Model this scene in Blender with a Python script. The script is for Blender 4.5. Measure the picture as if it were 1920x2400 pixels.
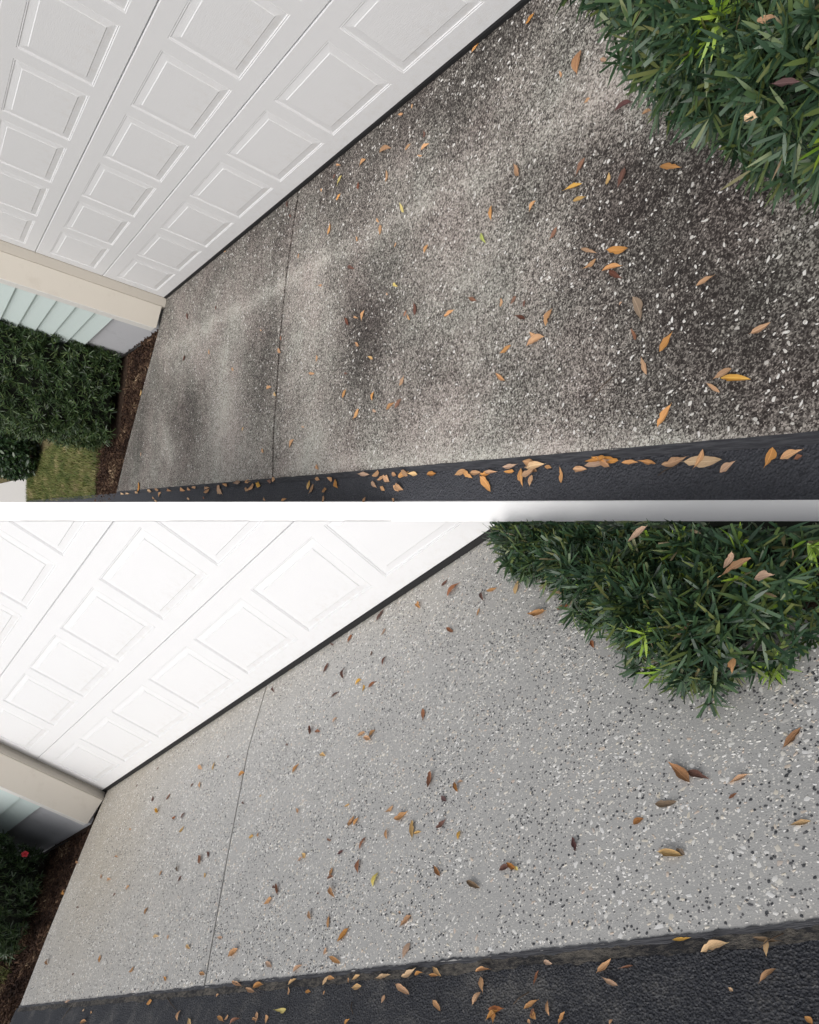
# A before / after pair of the same kind of garage driveway, built as one place:
# site A (stained driveway) lies on a terrace edged with an added white coping, site B (cleaned driveway) lies below it.
import bpy, bmesh, math, random
import numpy as np
from mathutils import Matrix, Vector, noise as mnoise

for _o in list(bpy.data.objects):
    bpy.data.objects.remove(_o)
random.seed(11)
rng = np.random.default_rng(11)

# ---- measured constants (metres): camera, and the two sites' axes seen from the camera ----
F_PX, PX, PY = 1528.670, 960.0, 1703.067      # focal length and principal point for a 1920 x 2400 frame
SITE = {
 'A': dict(U=(0.588854, 0.255351, -0.766842), N=(-0.127358, 0.966243, 0.223952), UP=(-0.798142, 0.034211, -0.601497), Q=(-2.093375, -3.76393, 5.695444), P=0.6100, H=0.4937),
 'B': dict(U=(0.682048, -0.314115, -0.66041), N=(-0.168773, 0.811068, -0.560076), UP=(-0.711566, -0.493458, -0.500173), Q=(-2.970917, 0.619116, 6.469956), P=0.7200, H=0.6525)}
COPING_IN = [(16.0, 1.6087), (-8.5, 1.7976)]
COPING_OUT = [(16.0, 2.107, -0.1146), (-8.5, 1.7862, -0.0025)]      # (x, y, z) of the added splayed coping's outer edge
ADDED_BOARD = [(-2.792, 2.001), (-4.832, 0.342), (-4.756, 0.266), (-2.635, 1.967)]      # (x, z) corners of the added white board in the plane of the lower garage door
ADDED_BOARD_BACK = [(-2.693, 2.011), (-4.787, 0.31), (-4.716, 0.239), (-2.546, 1.979)]

# ---- world frame: camera axes (right, down, forward) to world (Z up) ----
def _n(v):
    v = np.array(v, float); return v / np.linalg.norm(v)
_Z = _n(0.8 * np.array(SITE['A']['UP']) + 0.2 * np.array(SITE['B']['UP']))
_F = np.array([0, 0, 1.0]); _Y = _n(_F - (_F @ _Z) * _Z); _X = np.cross(_Y, _Z)
RW = np.array([_X, _Y, _Z])
CAM = np.array([0.0, 0.0, 4.0])

scene = bpy.context.scene
C = scene.collection
cam_data = bpy.data.cameras.new('camera'); cam = bpy.data.objects.new('camera', cam_data); C.objects.link(cam)
_m = np.eye(4); _m[:3, :3] = RW @ np.diag([1, -1, -1]); _m[:3, 3] = CAM
cam.matrix_world = Matrix(_m.tolist())
cam_data.sensor_fit = 'HORIZONTAL'; cam_data.sensor_width = 36.0
cam_data.lens = 36.0 * F_PX / 1920.0
cam_data.shift_x = (960.0 - PX) / 1920.0
cam_data.shift_y = (PY - 1200.0) / 1920.0
cam_data.clip_start = 0.05; cam_data.clip_end = 2000.0
scene.camera = cam
scene.render.resolution_x = 819; scene.render.resolution_y = 1024

# ---- overcast daylight ----
SUN = _n(RW @ (0.76 * _Z + 0.74 * _n(np.array(SITE['A']['N']) + np.array(SITE['B']['N'])) + 0.25 * np.array(SITE['A']['U'])))
world = bpy.data.worlds.new('World'); scene.world = world; world.use_nodes = True
_wt = world.node_tree; _bg = _wt.nodes['Background']
_sky = _wt.nodes.new('ShaderNodeTexSky'); _sky.sky_type = 'NISHITA'; _sky.sun_disc = False
_sky.sun_elevation = math.asin(SUN[2]); _sky.sun_rotation = math.atan2(SUN[0], SUN[1])
_sky.air_density = 1.0; _sky.dust_density = 6.0; _sky.ozone_density = 1.0
_hs = _wt.nodes.new('ShaderNodeHueSaturation'); _hs.inputs['Saturation'].default_value = 0.30   # cloud cover: grey sky
_wt.links.new(_sky.outputs[0], _hs.inputs['Color']); _wt.links.new(_hs.outputs[0], _bg.inputs['Color'])
_bg.inputs['Strength'].default_value = 0.115
sun_data = bpy.data.lights.new('sun', 'SUN'); sun_data.energy = 1.35; sun_data.angle = math.radians(60)
sun_data.color = (1.0, 0.985, 0.965)
sun = bpy.data.objects.new('sun', sun_data); C.objects.link(sun)
sun.rotation_euler = Vector((-SUN).tolist()).to_track_quat('-Z', 'Y').to_euler(); sun.location = (0, 0, 12)
vs = scene.view_settings
vs.view_transform = 'Standard'; vs.look = 'None'; vs.gamma = 1.0; vs.use_curve_mapping = False; vs.exposure = -0.05

# ---- site frames: x towards the far end of the door, y out of the door, z up ----
M = {}
for s, d in SITE.items():
    m = np.eye(4)
    m[:3, 0] = -(RW @ np.array(d['U'])); m[:3, 1] = RW @ np.array(d['N']); m[:3, 2] = RW @ np.array(d['UP'])
    for k in range(3):
        m[:3, k] = _n(m[:3, k])
    m[:3, 3] = RW @ np.array(d['Q']) + CAM
    M[s] = m
CAMLOC = {s: np.linalg.inv(M[s]) @ np.append(CAM, 1) for s in M}
MW = {s: Matrix(M[s].tolist()) for s in M}
# upper limit of the lower garage: a plane through its wall head, in site B coordinates
_k = (1221.5 - PY) / F_PX
CUT_NO = np.linalg.inv(M['B'])[:3, :3] @ (RW @ np.array([0, 1, -_k]))
CUT_NO = CUT_NO / np.linalg.norm(CUT_NO)
CUT_CO = CAMLOC['B'][:3]

def proj(s, p):
    """site coordinates (n,3) -> pixels of a 1920x2400 frame, and distance along the view axis"""
    p = np.asarray(p, float).reshape(-1, 3)
    w = p @ M[s][:3, :3].T + M[s][:3, 3] - CAM
    c = w @ RW          # RW rows are axes, so this is RW^T applied
    return np.stack([PX + F_PX * c[:, 0] / c[:, 2], PY + F_PX * c[:, 1] / c[:, 2]], 1), c[:, 2]

# ================= materials =================
MAT = {}
class NT:
    def __init__(self, name, rough=0.7, spec=0.3):
        self.m = bpy.data.materials.new(name); self.m.use_nodes = True
        self.t = self.m.node_tree; self.b = self.t.nodes['Principled BSDF']
        self.b.inputs['Roughness'].default_value = rough
        self.b.inputs['Specular IOR Level'].default_value = spec
        MAT[name] = self.m
    def n(self, kind, **kw):
        nd = self.t.nodes.new('ShaderNode' + kind)
        for k, v in kw.items():
            if k.startswith('_'): setattr(nd, k[1:], v)
        for k, v in kw.items():
            if k.startswith('_'): continue
            key = int(k[1:]) if k[0] == 'i' and k[1:].isdigit() else k.replace('0', ' ')
            self.put(nd.inputs[key], v)
        return nd
    def put(self, sock, v):
        if hasattr(v, 'is_output'): self.t.links.new(v, sock)
        elif hasattr(v, 'outputs'): self.t.links.new(v.outputs[0], sock)
        elif isinstance(v, (tuple, list)) and len(v) == 3 and len(sock.default_value) == 4: sock.default_value = (*v, 1)
        else: sock.default_value = v
    def coord(self, out='Object', scale=None):
        c = self.n('TexCoord').outputs[out]
        if scale is None: return c
        return self.n('Mapping', Vector=c, Scale=scale).outputs[0]
    def noise(self, vec, scale, detail=3, rough=0.55):
        return self.n('TexNoise', Vector=vec, Scale=scale, Detail=detail, Roughness=rough).outputs[0]
    def vor(self, vec, scale, out='Color', feature='F1'):
        return self.n('TexVoronoi', _feature=feature, Vector=vec, Scale=scale).outputs[out]
    def math(self, op, a, b=0.0, clamp=False):
        return self.n('Math', _operation=op, _use_clamp=clamp, i0=a, i1=b).outputs[0]
    def ramp(self, fac, stops, interp='LINEAR'):
        nd = self.n('ValToRGB', Fac=fac); e = nd.color_ramp; e.interpolation = interp
        while len(e.elements) < len(stops): e.elements.new(0.5)
        for el, (p, c) in zip(e.elements, stops):
            el.position = p; el.color = (*c, 1) if len(c) == 3 else c
        return nd.outputs[0]
    def mix(self, fac, a, b, blend='MIX'):
        nd = self.n('Mix', _data_type='RGBA', _blend_type=blend)
        self.put(nd.inputs[0], fac); self.put(nd.inputs[6], a); self.put(nd.inputs[7], b)
        return nd.outputs[2]
    def attr(self, name): return self.n('Attribute', _attribute_name=name).outputs['Fac']
    def rand(self): return self.n('ObjectInfo').outputs['Random']
    def col(self, v): self.put(self.b.inputs['Base Color'], v)
    def bump(self, h, dist, strength=1.0):
        nd = self.n('Bump', Height=h, Distance=dist, Strength=strength); self.put(self.b.inputs['Normal'], nd.outputs[0])

def g(v): return (v, v, v)

# -- stained exposed aggregate (site A)
t = NT('stained_aggregate', 0.85, 0.25); o = t.coord()
r1 = t.n('SeparateColor', Color=t.vor(o, 115)).outputs[0]
r2 = t.n('SeparateColor', Color=t.vor(o, 230)).outputs[1]
nf = t.noise(o, 90, 4, 0.7); nl = t.noise(o, 3.0, 5, 0.6); nmid = t.noise(o, 14, 4, 0.6)
val = t.math('ADD', t.math('ADD', t.math('MULTIPLY', r1, .26), t.math('MULTIPLY', r2, .56)), t.math('MULTIPLY', nf, .22))
val = t.math('SUBTRACT', val, t.math('MULTIPLY', t.math('MULTIPLY', t.attr('slab_tone'), t.math('ADD', .35, t.math('MULTIPLY', t.noise(o, 11, 6, .75), 1.3))), .27))
val = t.math('ADD', val, t.math('MULTIPLY', t.math('SUBTRACT', nl, .5), .42))
val = t.math('ADD', val, t.math('MULTIPLY', t.math('SUBTRACT', nmid, .5), .22))
c = t.ramp(val, [(.06, (.024, .020, .019)), (.28, (.060, .053, .050)), (.48, (.175, .163, .153)), (.68, (.36, .34, .315)), (.95, (.58, .56, .53))])
warm = t.mix(t.ramp(t.noise(o, 2.6, 4), [(.35, g(0)), (.65, g(1))]), (.98, 1.0, .96), (1.0, .945, .92))
t.col(t.mix(1.0, c, warm, 'MULTIPLY'))
t.bump(t.math('ADD', t.vor(o, 115, 'Distance'), t.math('MULTIPLY', nf, .8)), .0035, .9)

# -- cleaned, coated aggregate (site B)
t = NT('clean_aggregate', 0.75, 0.3); o = t.coord()
nl = t.noise(o, 2.2, 4); nf = t.noise(o, 260, 2, .7)
base = t.mix(t.attr('slab_tone'), (.50, .495, .48), (.49, .43, .335))
base = t.mix(t.math('MULTIPLY', nl, .55), base, (.54, .535, .52))
base = t.mix(t.ramp(nf, [(.25, g(.40)), (.55, g(0.0))]), base, (.27, .27, .27))
for sc, ch in ((110, 0), (190, 1)):
    v = t.n('TexVoronoi', Vector=o, Scale=sc); rr = t.n('SeparateColor', Color=v.outputs['Color']).outputs[ch]
    near = t.math('LESS_THAN', v.outputs['Distance'], .34 if ch < 2 else .28)
    white = t.math('MULTIPLY', near, t.math('GREATER_THAN', rr, .73))
    dark = t.math('MULTIPLY', near, t.math('LESS_THAN', rr, .10))
    base = t.mix(t.math('MULTIPLY', white, .85), base, (.82, .79, .73)); base = t.mix(t.math('MULTIPLY', dark, .8), base, (.11, .11, .115))
t.col(base); t.bump(t.math('ADD', nf, t.noise(o, 60, 3)), .0012, .7)

# -- asphalt
t = NT('sealed_asphalt', 0.62, 0.4); o = t.coord()
h = t.math('ADD', t.noise(o, 48, 6, .7), t.math('MULTIPLY', t.vor(o, 120, 'Distance'), .7))
t.col(t.mix(t.math('ADD', t.math('MULTIPLY', t.noise(o, 9, 4), .6), t.math('MULTIPLY', t.n('SeparateColor', Color=t.vor(o, 190)).outputs[0], .4)), (.046, .049, .061), (.10, .104, .12))); t.bump(h, .018, 1.0)
t = NT('worn_asphalt', 0.55, 0.45); o = t.coord()
w = t.ramp(t.math('ADD', t.math('MULTIPLY', t.noise(o, 5, 5, .65), .62), t.math('MULTIPLY', t.noise(o, 95, 4, .7), .42)), [(.53, g(0)), (.66, g(1))])
sp = t.n('SeparateColor', Color=t.vor(o, 240)).outputs[0]
cb = t.mix(t.math('MULTIPLY', w, .8), (.022, .025, .035), (.15, .145, .14))
t.col(t.mix(t.ramp(sp, [(.72, g(0)), (.98, g(.45))]), cb, (.16, .16, .165)))
t.bump(t.math('ADD', t.noise(o, 95, 5, .7), t.math('MULTIPLY', t.vor(o, 150, 'Distance'), .9)), .008, 1.0)
t = NT('asphalt_fillet', 0.6, 0.35); o = t.coord(); os_ = t.coord(scale=(5, 55, 55))
t.col(t.mix(t.ramp(t.noise(os_, 3, 4), [(.4, g(0)), (.7, g(1))]), (.030, .031, .037), (.07, .072, .08))); t.bump(t.noise(os_, 5, 4), .004, .8)
t = NT('torn_fillet', 0.65, 0.35); o = t.coord(); os_ = t.coord(scale=(14, 30, 30))
t.col(t.mix(t.ramp(t.math('ADD', t.math('MULTIPLY', t.noise(os_, 3, 6, .75), .6), t.math('MULTIPLY', t.noise(o, 4.5, 4), .42)), [(.46, g(0)), (.60, g(1))]), (.018, .018, .021), (.15, .135, .115))); t.bump(t.noise(os_, 9, 5, .7), .007, 1.0)

# -- painted things
def paint(name, colour, rough=.45, bump=.0, grime=None):
    t = NT(name, rough, .35); o = t.coord()
    cc = t.mix(t.math('MULTIPLY', t.noise(o, 4, 5), .5), colour, tuple(x * .93 for x in colour))
    if grime: cc = t.mix(t.ramp(t.noise(o, 7, 6, .7), [(.55, g(0)), (.8, g(.55))]), cc, grime)
    t.col(cc)
    if bump: t.bump(t.noise(t.coord(scale=(6, 60, 60)), 8, 4, .6), bump, .5)
t = NT('door_white', .42, .35); o = t.coord(); zz = t.n('SeparateXYZ', Vector=o).outputs[2]
cc = t.mix(t.math('MULTIPLY', t.noise(o, 3, 5), .5), (.765, .77, .785), (.725, .73, .74))
dust = t.math('MULTIPLY', t.ramp(t.noise(o, 22, 6, .75), [(.48, g(0)), (.75, g(1))]), t.ramp(t.math('ABSOLUTE', zz), [(.0, g(.28)), (.2, g(.0))]))
t.col(t.mix(dust, cc, (.50, .44, .36))); t.bump(t.noise(t.coord(scale=(5, 60, 60)), 9, 5, .65), .0016, .6)
paint('jamb_tan', (.67, .625, .555), .55, .0006, (.52, .47, .40))
paint('stop_tan', (.55, .51, .45), .55, .0006, (.40, .37, .32))
paint('trim_white', (.78, .77, .74), .5)
paint('siding_teal', (.66, .76, .745), .5, .0006)
paint('foundation_grey', (.56, .57, .60), .85, .002, (.36, .36, .38))
paint('coping_white', (.94, .94, .94), .7, .0004)
paint('pavement_pale', (.62, .60, .57), .85, .001)
paint('seal_black', (.012, .012, .013), .6)
paint('joint_dark', (.022, .018, .015), .9, .001, (.05, .04, .03))
paint('dark_pipe', (.018, .016, .016), .5)
paint('grey_stone', (.10, .105, .115), .9, .003)
paint('bark', (.085, .06, .042), .9, .002)
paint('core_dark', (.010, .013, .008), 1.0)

# -- soil, mulch, grass
t = NT('soil', .95, .1); o = t.coord()
t.col(t.mix(t.noise(o, 30, 5, .7), (.020, .013, .010), (.075, .050, .036))); t.bump(t.noise(o, 60, 5, .7), .012, 1.0)
t = NT('mulch', .9, .15)
t.col(t.ramp(t.attr('rnd'), [(0, (.018, .011, .009)), (.45, (.050, .028, .020)), (.75, (.105, .062, .040)), (.93, (.22, .15, .095)), (1, (.34, .25, .16))]))
t = NT('dry_turf', .95, .1); o = t.coord()
t.col(t.mix(t.noise(o, 12, 5, .7), (.08, .075, .03), (.22, .18, .10))); t.bump(t.noise(o, 70, 4), .015, 1.0)
t = NT('grass_blade', .6, .25)
t.col(t.ramp(t.attr('rnd'), [(0, (.05, .085, .02)), (.4, (.12, .16, .04)), (.7, (.22, .22, .075)), (1, (.42, .35, .19))]))

# -- aggregate pieces
def piece(name, stops, rough=.6):
    t = NT(name, rough, .35)
    r = t.math('FRACT', t.math('ADD', t.attr('rnd'), t.rand()))
    c = t.ramp(r, stops); o = t.coord()
    t.col(t.mix(t.math('MULTIPLY', t.noise(o, 150, 3), .2), c, t.mix(1, c, g(.7), 'MULTIPLY')))
piece('shell_chip', [(0, (.90, .89, .87)), (.5, (.86, .84, .79)), (.74, (.76, .70, .59)), (.87, (.70, .58, .49)), (.95, (.60, .58, .54)), (1, (.90, .89, .88))])
piece('dark_pebble', [(0, (.055, .058, .065)), (.5, (.09, .093, .10)), (1, (.15, .15, .155))])
piece('weathered_chip', [(0, (.74, .73, .71)), (.5, (.62, .60, .57)), (.8, (.46, .44, .41)), (1, (.76, .75, .74))])

# -- living leaves
def green(name, stops, rough=.38):
    t = NT(name, rough, .45)
    r = t.math('FRACT', t.math('ADD', t.attr('rnd'), t.rand()))
    t.col(t.ramp(r, stops))
    t.b.inputs['Transmission Weight'].default_value = 0.0
green('podocarp_leaf', [(0, (.018, .042, .022)), (.35, (.032, .070, .036)), (.65, (.050, .098, .046)), (.84, (.062, .105, .036)), (.93, (.12, .16, .045)), (.985, (.13, .15, .05)), (1, (.28, .20, .13))])
green('new_growth', [(0, (.15, .27, .03)), (1, (.28, .40, .05))])
green('far_leaf', [(0, (.022, .044, .018)), (.5, (.038, .072, .026)), (.85, (.062, .105, .034)), (1, (.11, .15, .05))])
green('broad_leaf', [(0, (.012, .026, .012)), (.6, (.022, .048, .019)), (1, (.05, .09, .03))], .3)

# -- fallen leaves: pale midrib, blotches, darker margin; colours of the leaf itself
def dry(name, a, b, edge):
    t = NT(name, .55, .3); o = t.coord(); r = t.rand()
    sh = t.n('VectorMath', _operation='ADD', i0=o, i1=t.n('CombineXYZ', X=t.math('MULTIPLY', r, 37.0), Y=t.math('MULTIPLY', r, 11.0)).outputs[0]).outputs[0]
    c = t.mix(t.noise(sh, 2.5, 4, .6), a, b)
    c = t.mix(t.ramp(t.noise(sh, 7, 4, .7), [(.58, g(0)), (.75, g(.8))]), c, edge)
    xyz = t.n('SeparateXYZ', Vector=o)
    rib = t.math('LESS_THAN', t.math('ABSOLUTE', xyz.outputs[1]), .025)
    c = t.mix(t.math('MULTIPLY', rib, .45), c, tuple(min(1, x * 1.7 + .03) for x in b))
    hs = t.n('HueSaturation', Color=c, Value=t.math('ADD', .78, t.math('MULTIPLY', r, .5)), Saturation=t.math('ADD', .72, t.math('MULTIPLY', t.math('FRACT', t.math('MULTIPLY', r, 7.3)), .32)))
    t.col(hs.outputs[0]); t.bump(t.noise(t.coord(scale=(1, 8, 1)), 9, 3), .02, .3)
dry('leaf_orange', (.46, .20, .055), (.58, .30, .09), (.26, .10, .03))
dry('leaf_tan', (.44, .24, .13), (.56, .34, .19), (.25, .12, .07))
dry('leaf_pale', (.60, .36, .16), (.68, .45, .22), (.34, .17, .07))
dry('leaf_russet', (.24, .085, .035), (.36, .14, .05), (.12, .04, .02))
dry('leaf_brown', (.10, .035, .022), (.19, .07, .04), (.05, .018, .012))
dry('leaf_purple', (.10, .04, .04), (.17, .075, .07), (.05, .02, .02))
dry('leaf_ochre', (.55, .29, .05), (.66, .40, .08), (.32, .13, .03))
dry('leaf_yellow', (.62, .46, .04), (.72, .58, .10), (.40, .24, .03))
dry('leaf_green', (.26, .33, .02), (.42, .46, .04), (.16, .20, .02))
dry('leaf_umber', (.17, .115, .07), (.27, .19, .12), (.09, .055, .03))
dry('leaf_twotone', (.22, .085, .02), (.46, .20, .045), (.10, .035, .012))
t = NT('petal', .5, .3); t.col((.62, .045, .06))

# ================= builders =================
class MB:
    def __init__(self): self.v = []; self.f = []; self.mi = []
    def add(self, vs, fs, mi=0):
        b = len(self.v); self.v += [tuple(p) for p in vs]; self.f += [tuple(i + b for i in q) for q in fs]; self.mi += [mi] * len(fs)
    def box(self, x0, x1, y0, y1, z0, z1, mi=0):
        self.add([(x0, y0, z0), (x1, y0, z0), (x1, y1, z0), (x0, y1, z0), (x0, y0, z1), (x1, y0, z1), (x1, y1, z1), (x0, y1, z1)],
                 [(0, 3, 2, 1), (4, 5, 6, 7), (0, 1, 5, 4), (1, 2, 6, 5), (2, 3, 7, 6), (3, 0, 4, 7)], mi)
    def prism(self, poly, z0, z1, mi=0):
        n = len(poly); a = sum(poly[i][0] * poly[(i + 1) % n][1] - poly[(i + 1) % n][0] * poly[i][1] for i in range(n))
        if a < 0: poly = poly[::-1]
        z0 = z0 if isinstance(z0, (list, tuple)) else [z0] * n
        vs = [(p[0], p[1], z) for p, z in zip(poly, z0)] + [(p[0], p[1], z1) for p in poly]
        self.add(vs, [tuple(range(n))[::-1], tuple(range(n, 2 * n))] + [(i, (i + 1) % n, n + (i + 1) % n, n + i) for i in range(n)], mi)
    def tube(self, pts, rads, k=6, mi=0):
        pts = [Vector(p) for p in pts]; ring = []
        for i, p in enumerate(pts):
            d = (pts[min(i + 1, len(pts) - 1)] - pts[max(i - 1, 0)]).normalized()
            a = d.orthogonal().normalized(); b = d.cross(a)
            ring.append([p + (a * math.cos(q * 2 * math.pi / k) + b * math.sin(q * 2 * math.pi / k)) * rads[i] for q in range(k)])
        vs = [q for r in ring for q in r]; fs = []
        for i in range(len(pts) - 1):
            for q in range(k): fs.append((i * k + q, i * k + (q + 1) % k, (i + 1) * k + (q + 1) % k, (i + 1) * k + q))
        fs += [tuple(range(k))[::-1], tuple((len(pts) - 1) * k + q for q in range(k))]
        self.add(vs, fs, mi)
    def mesh(self, name, mats, smooth=False, bevel=0, cut=False):
        me = bpy.data.meshes.new(name); me.from_pydata(self.v, [], self.f)
        for m in (mats if isinstance(mats, (list, tuple)) else [mats]): me.materials.append(MAT[m])
        me.polygons.foreach_set('material_index', self.mi)
        if bevel or cut or smooth:
            bm = bmesh.new(); bm.from_mesh(me)
            bmesh.ops.remove_doubles(bm, verts=bm.verts, dist=1e-6)
            if bevel: bmesh.ops.bevel(bm, geom=[e for e in bm.edges if len(e.link_faces) == 2 and e.calc_face_angle(0) > .6], offset=bevel, segments=2, affect='EDGES', profile=.6, clamp_overlap=True)
            if cut and not cut_bm(bm): bm.free(); return None
            if smooth:
                for f in bm.faces: f.smooth = True
            bm.to_mesh(me); bm.free()
        me.update(); return me

def cut_bm(bm):
    r = bmesh.ops.bisect_plane(bm, geom=bm.verts[:] + bm.edges[:] + bm.faces[:], plane_co=Vector(CUT_CO), plane_no=Vector(CUT_NO), clear_inner=True)
    ed = [e for e in r['geom_cut'] if isinstance(e, bmesh.types.BMEdge) and e.is_valid]
    if ed:
        try: bmesh.ops.holes_fill(bm, edges=ed, sides=0)
        except Exception: pass
    return len(bm.faces) > 0

def above_cut(pts):   # >0 : below the wall head (kept)
    return (np.asarray(pts, float).reshape(-1, 3) - CUT_CO) @ CUT_NO

def tag(o, label=None, cat=None, group=None, kind=None):
    if label: o['label'] = label
    if cat: o['category'] = cat
    if group: o['group'] = group
    if kind: o['kind'] = kind
    return o

def thing(name, site, base, label, cat, group=None, kind=None):
    o = bpy.data.objects.new(name, None); C.objects.link(o)
    o.matrix_world = MW[site] @ Matrix.Translation(base); o.empty_display_size = .05
    o['_b'] = base
    return tag(o, label, cat, group, kind)

BASE = {}
def part(name, me, parent, root=None, kind=None, loc=None):
    """mesh in site coordinates hung under a thing (root gives the base of the thing)"""
    if me is None: return None
    o = bpy.data.objects.new(name, me); C.objects.link(o); o.parent = parent
    if root is None:
        b = parent['_b']; o.location = (-b[0], -b[1], -b[2])
    if kind: o['kind'] = kind
    return o

def single(name, site, me, base, label, cat, group=None, kind=None):
    """a one-mesh thing; mesh in site coordinates, origin moved to base"""
    me.transform(Matrix.Translation((-base[0], -base[1], -base[2])))
    o = bpy.data.objects.new(name, me); C.objects.link(o); o.matrix_world = MW[site] @ Matrix.Translation(base)
    return tag(o, label, cat, group, kind)

def raw_mesh(name, verts, faces, mat, rnd=None, smooth=False):
    """big mesh from numpy arrays: verts (n,3); faces (m,k) all the same size; rnd per face"""
    me = bpy.data.meshes.new(name); nf, k = faces.shape
    me.vertices.add(len(verts)); me.vertices.foreach_set('co', np.ascontiguousarray(verts, dtype=np.float32).ravel())
    me.loops.add(nf * k); me.loops.foreach_set('vertex_index', np.ascontiguousarray(faces, dtype=np.int32).ravel())
    me.polygons.add(nf); me.polygons.foreach_set('loop_start', np.arange(0, nf * k, k, dtype=np.int32))
    me.materials.append(MAT[mat])
    if rnd is not None:
        a = me.attributes.new('rnd', 'FLOAT', 'FACE'); a.data.foreach_set('value', np.ascontiguousarray(rnd, dtype=np.float32))
    me.update(calc_edges=True); me.validate()
    if smooth: me.polygons.foreach_set('use_smooth', [True] * nf)
    return me

def inst(template, mats4):
    """template (verts(k,3), quad faces) copied by many 4x4 matrices -> verts, faces"""
    tv, tf = template; n = len(mats4); k = len(tv)
    hv = np.concatenate([tv, np.ones((k, 1))], 1)
    V = np.einsum('nij,kj->nki', mats4[:, :3, :], hv).reshape(-1, 3)
    Fc = (tf[None] + (np.arange(n) * k)[:, None, None]).reshape(-1, tf.shape[1])
    return V, Fc

# ================= ground sheet added below everything, stopping sky light from beneath =================
zmin = min((M[s] @ np.array([x, y, -.3, 1]))[2] for s in M for x in (-9, 17) for y in (-1, 2.4))
b = MB(); b.add([(-400, -400, zmin - 1.5), (400, -400, zmin - 1.5), (400, 400, zmin - 1.5), (-400, 400, zmin - 1.5)], [(0, 1, 2, 3)])
o = bpy.data.objects.new('ground', b.mesh('ground', 'dry_turf')); C.objects.link(o); tag(o, 'dry turf ground sheet added below both driveways', 'ground', kind='structure')

# ================= driveways =================
def tone_at(blobs, x, y):
    s = np.zeros_like(x)
    for cx, cy, a, b_, c_, d, amp in blobs:
        dx = x - cx; dy = y - cy; p = a * dx + b_ * dy; q = c_ * dx + d * dy
        s += amp * np.exp(-.5 * (p * p + q * q))
    return s

def slab_mesh(name, xl, xr, y0, y1, mat, blobs, nx, ny, thick=.12, z=0.0, wob=0.0):
    """xl(y), xr(y): ends of the slab at each y. Rounded top edge, skirts on all sides."""
    ys = np.linspace(y0, y1, ny); V = []; F = []
    for j, y in enumerate(ys):
        a, c_ = xl(y), xr(y)
        for i in range(nx):
            u = i / (nx - 1); x = a + (c_ - a) * u; yy = y
            if j == ny - 1 and wob: yy += wob * mnoise.noise((x * 9, 1.7, 0)) + wob * .6 * mnoise.noise((x * 37, 4, 0))
            e = (i in (0, nx - 1)) or (j in (0, ny - 1))
            V.append((x, yy, z - (.0012 if e else 0)))
    idx = lambda i, j: j * nx + i
    for j in range(ny - 1):
        for i in range(nx - 1): F.append((idx(i, j), idx(i + 1, j), idx(i + 1, j + 1), idx(i, j + 1)))
    ring = [idx(i, 0) for i in range(nx)] + [idx(nx - 1, j) for j in range(1, ny)] + [idx(i, ny - 1) for i in range(nx - 2, -1, -1)] + [idx(0, j) for j in range(ny - 2, 0, -1)]
    nb = len(V); V += [(V[r][0], V[r][1], z - thick) for r in ring]
    for k in range(len(ring)):
        k2 = (k + 1) % len(ring); F.append((ring[k2], ring[k], nb + k, nb + k2))
    me = bpy.data.meshes.new(name); me.from_pydata(V, [], F); me.materials.append(MAT[mat])
    A = np.array(V); st = tone_at(blobs, A[:, 0], A[:, 1])
    at = me.attributes.new('slab_tone', 'FLOAT', 'POINT'); at.data.foreach_set('value', st.astype(np.float32))
    me.update(); return me

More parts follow.
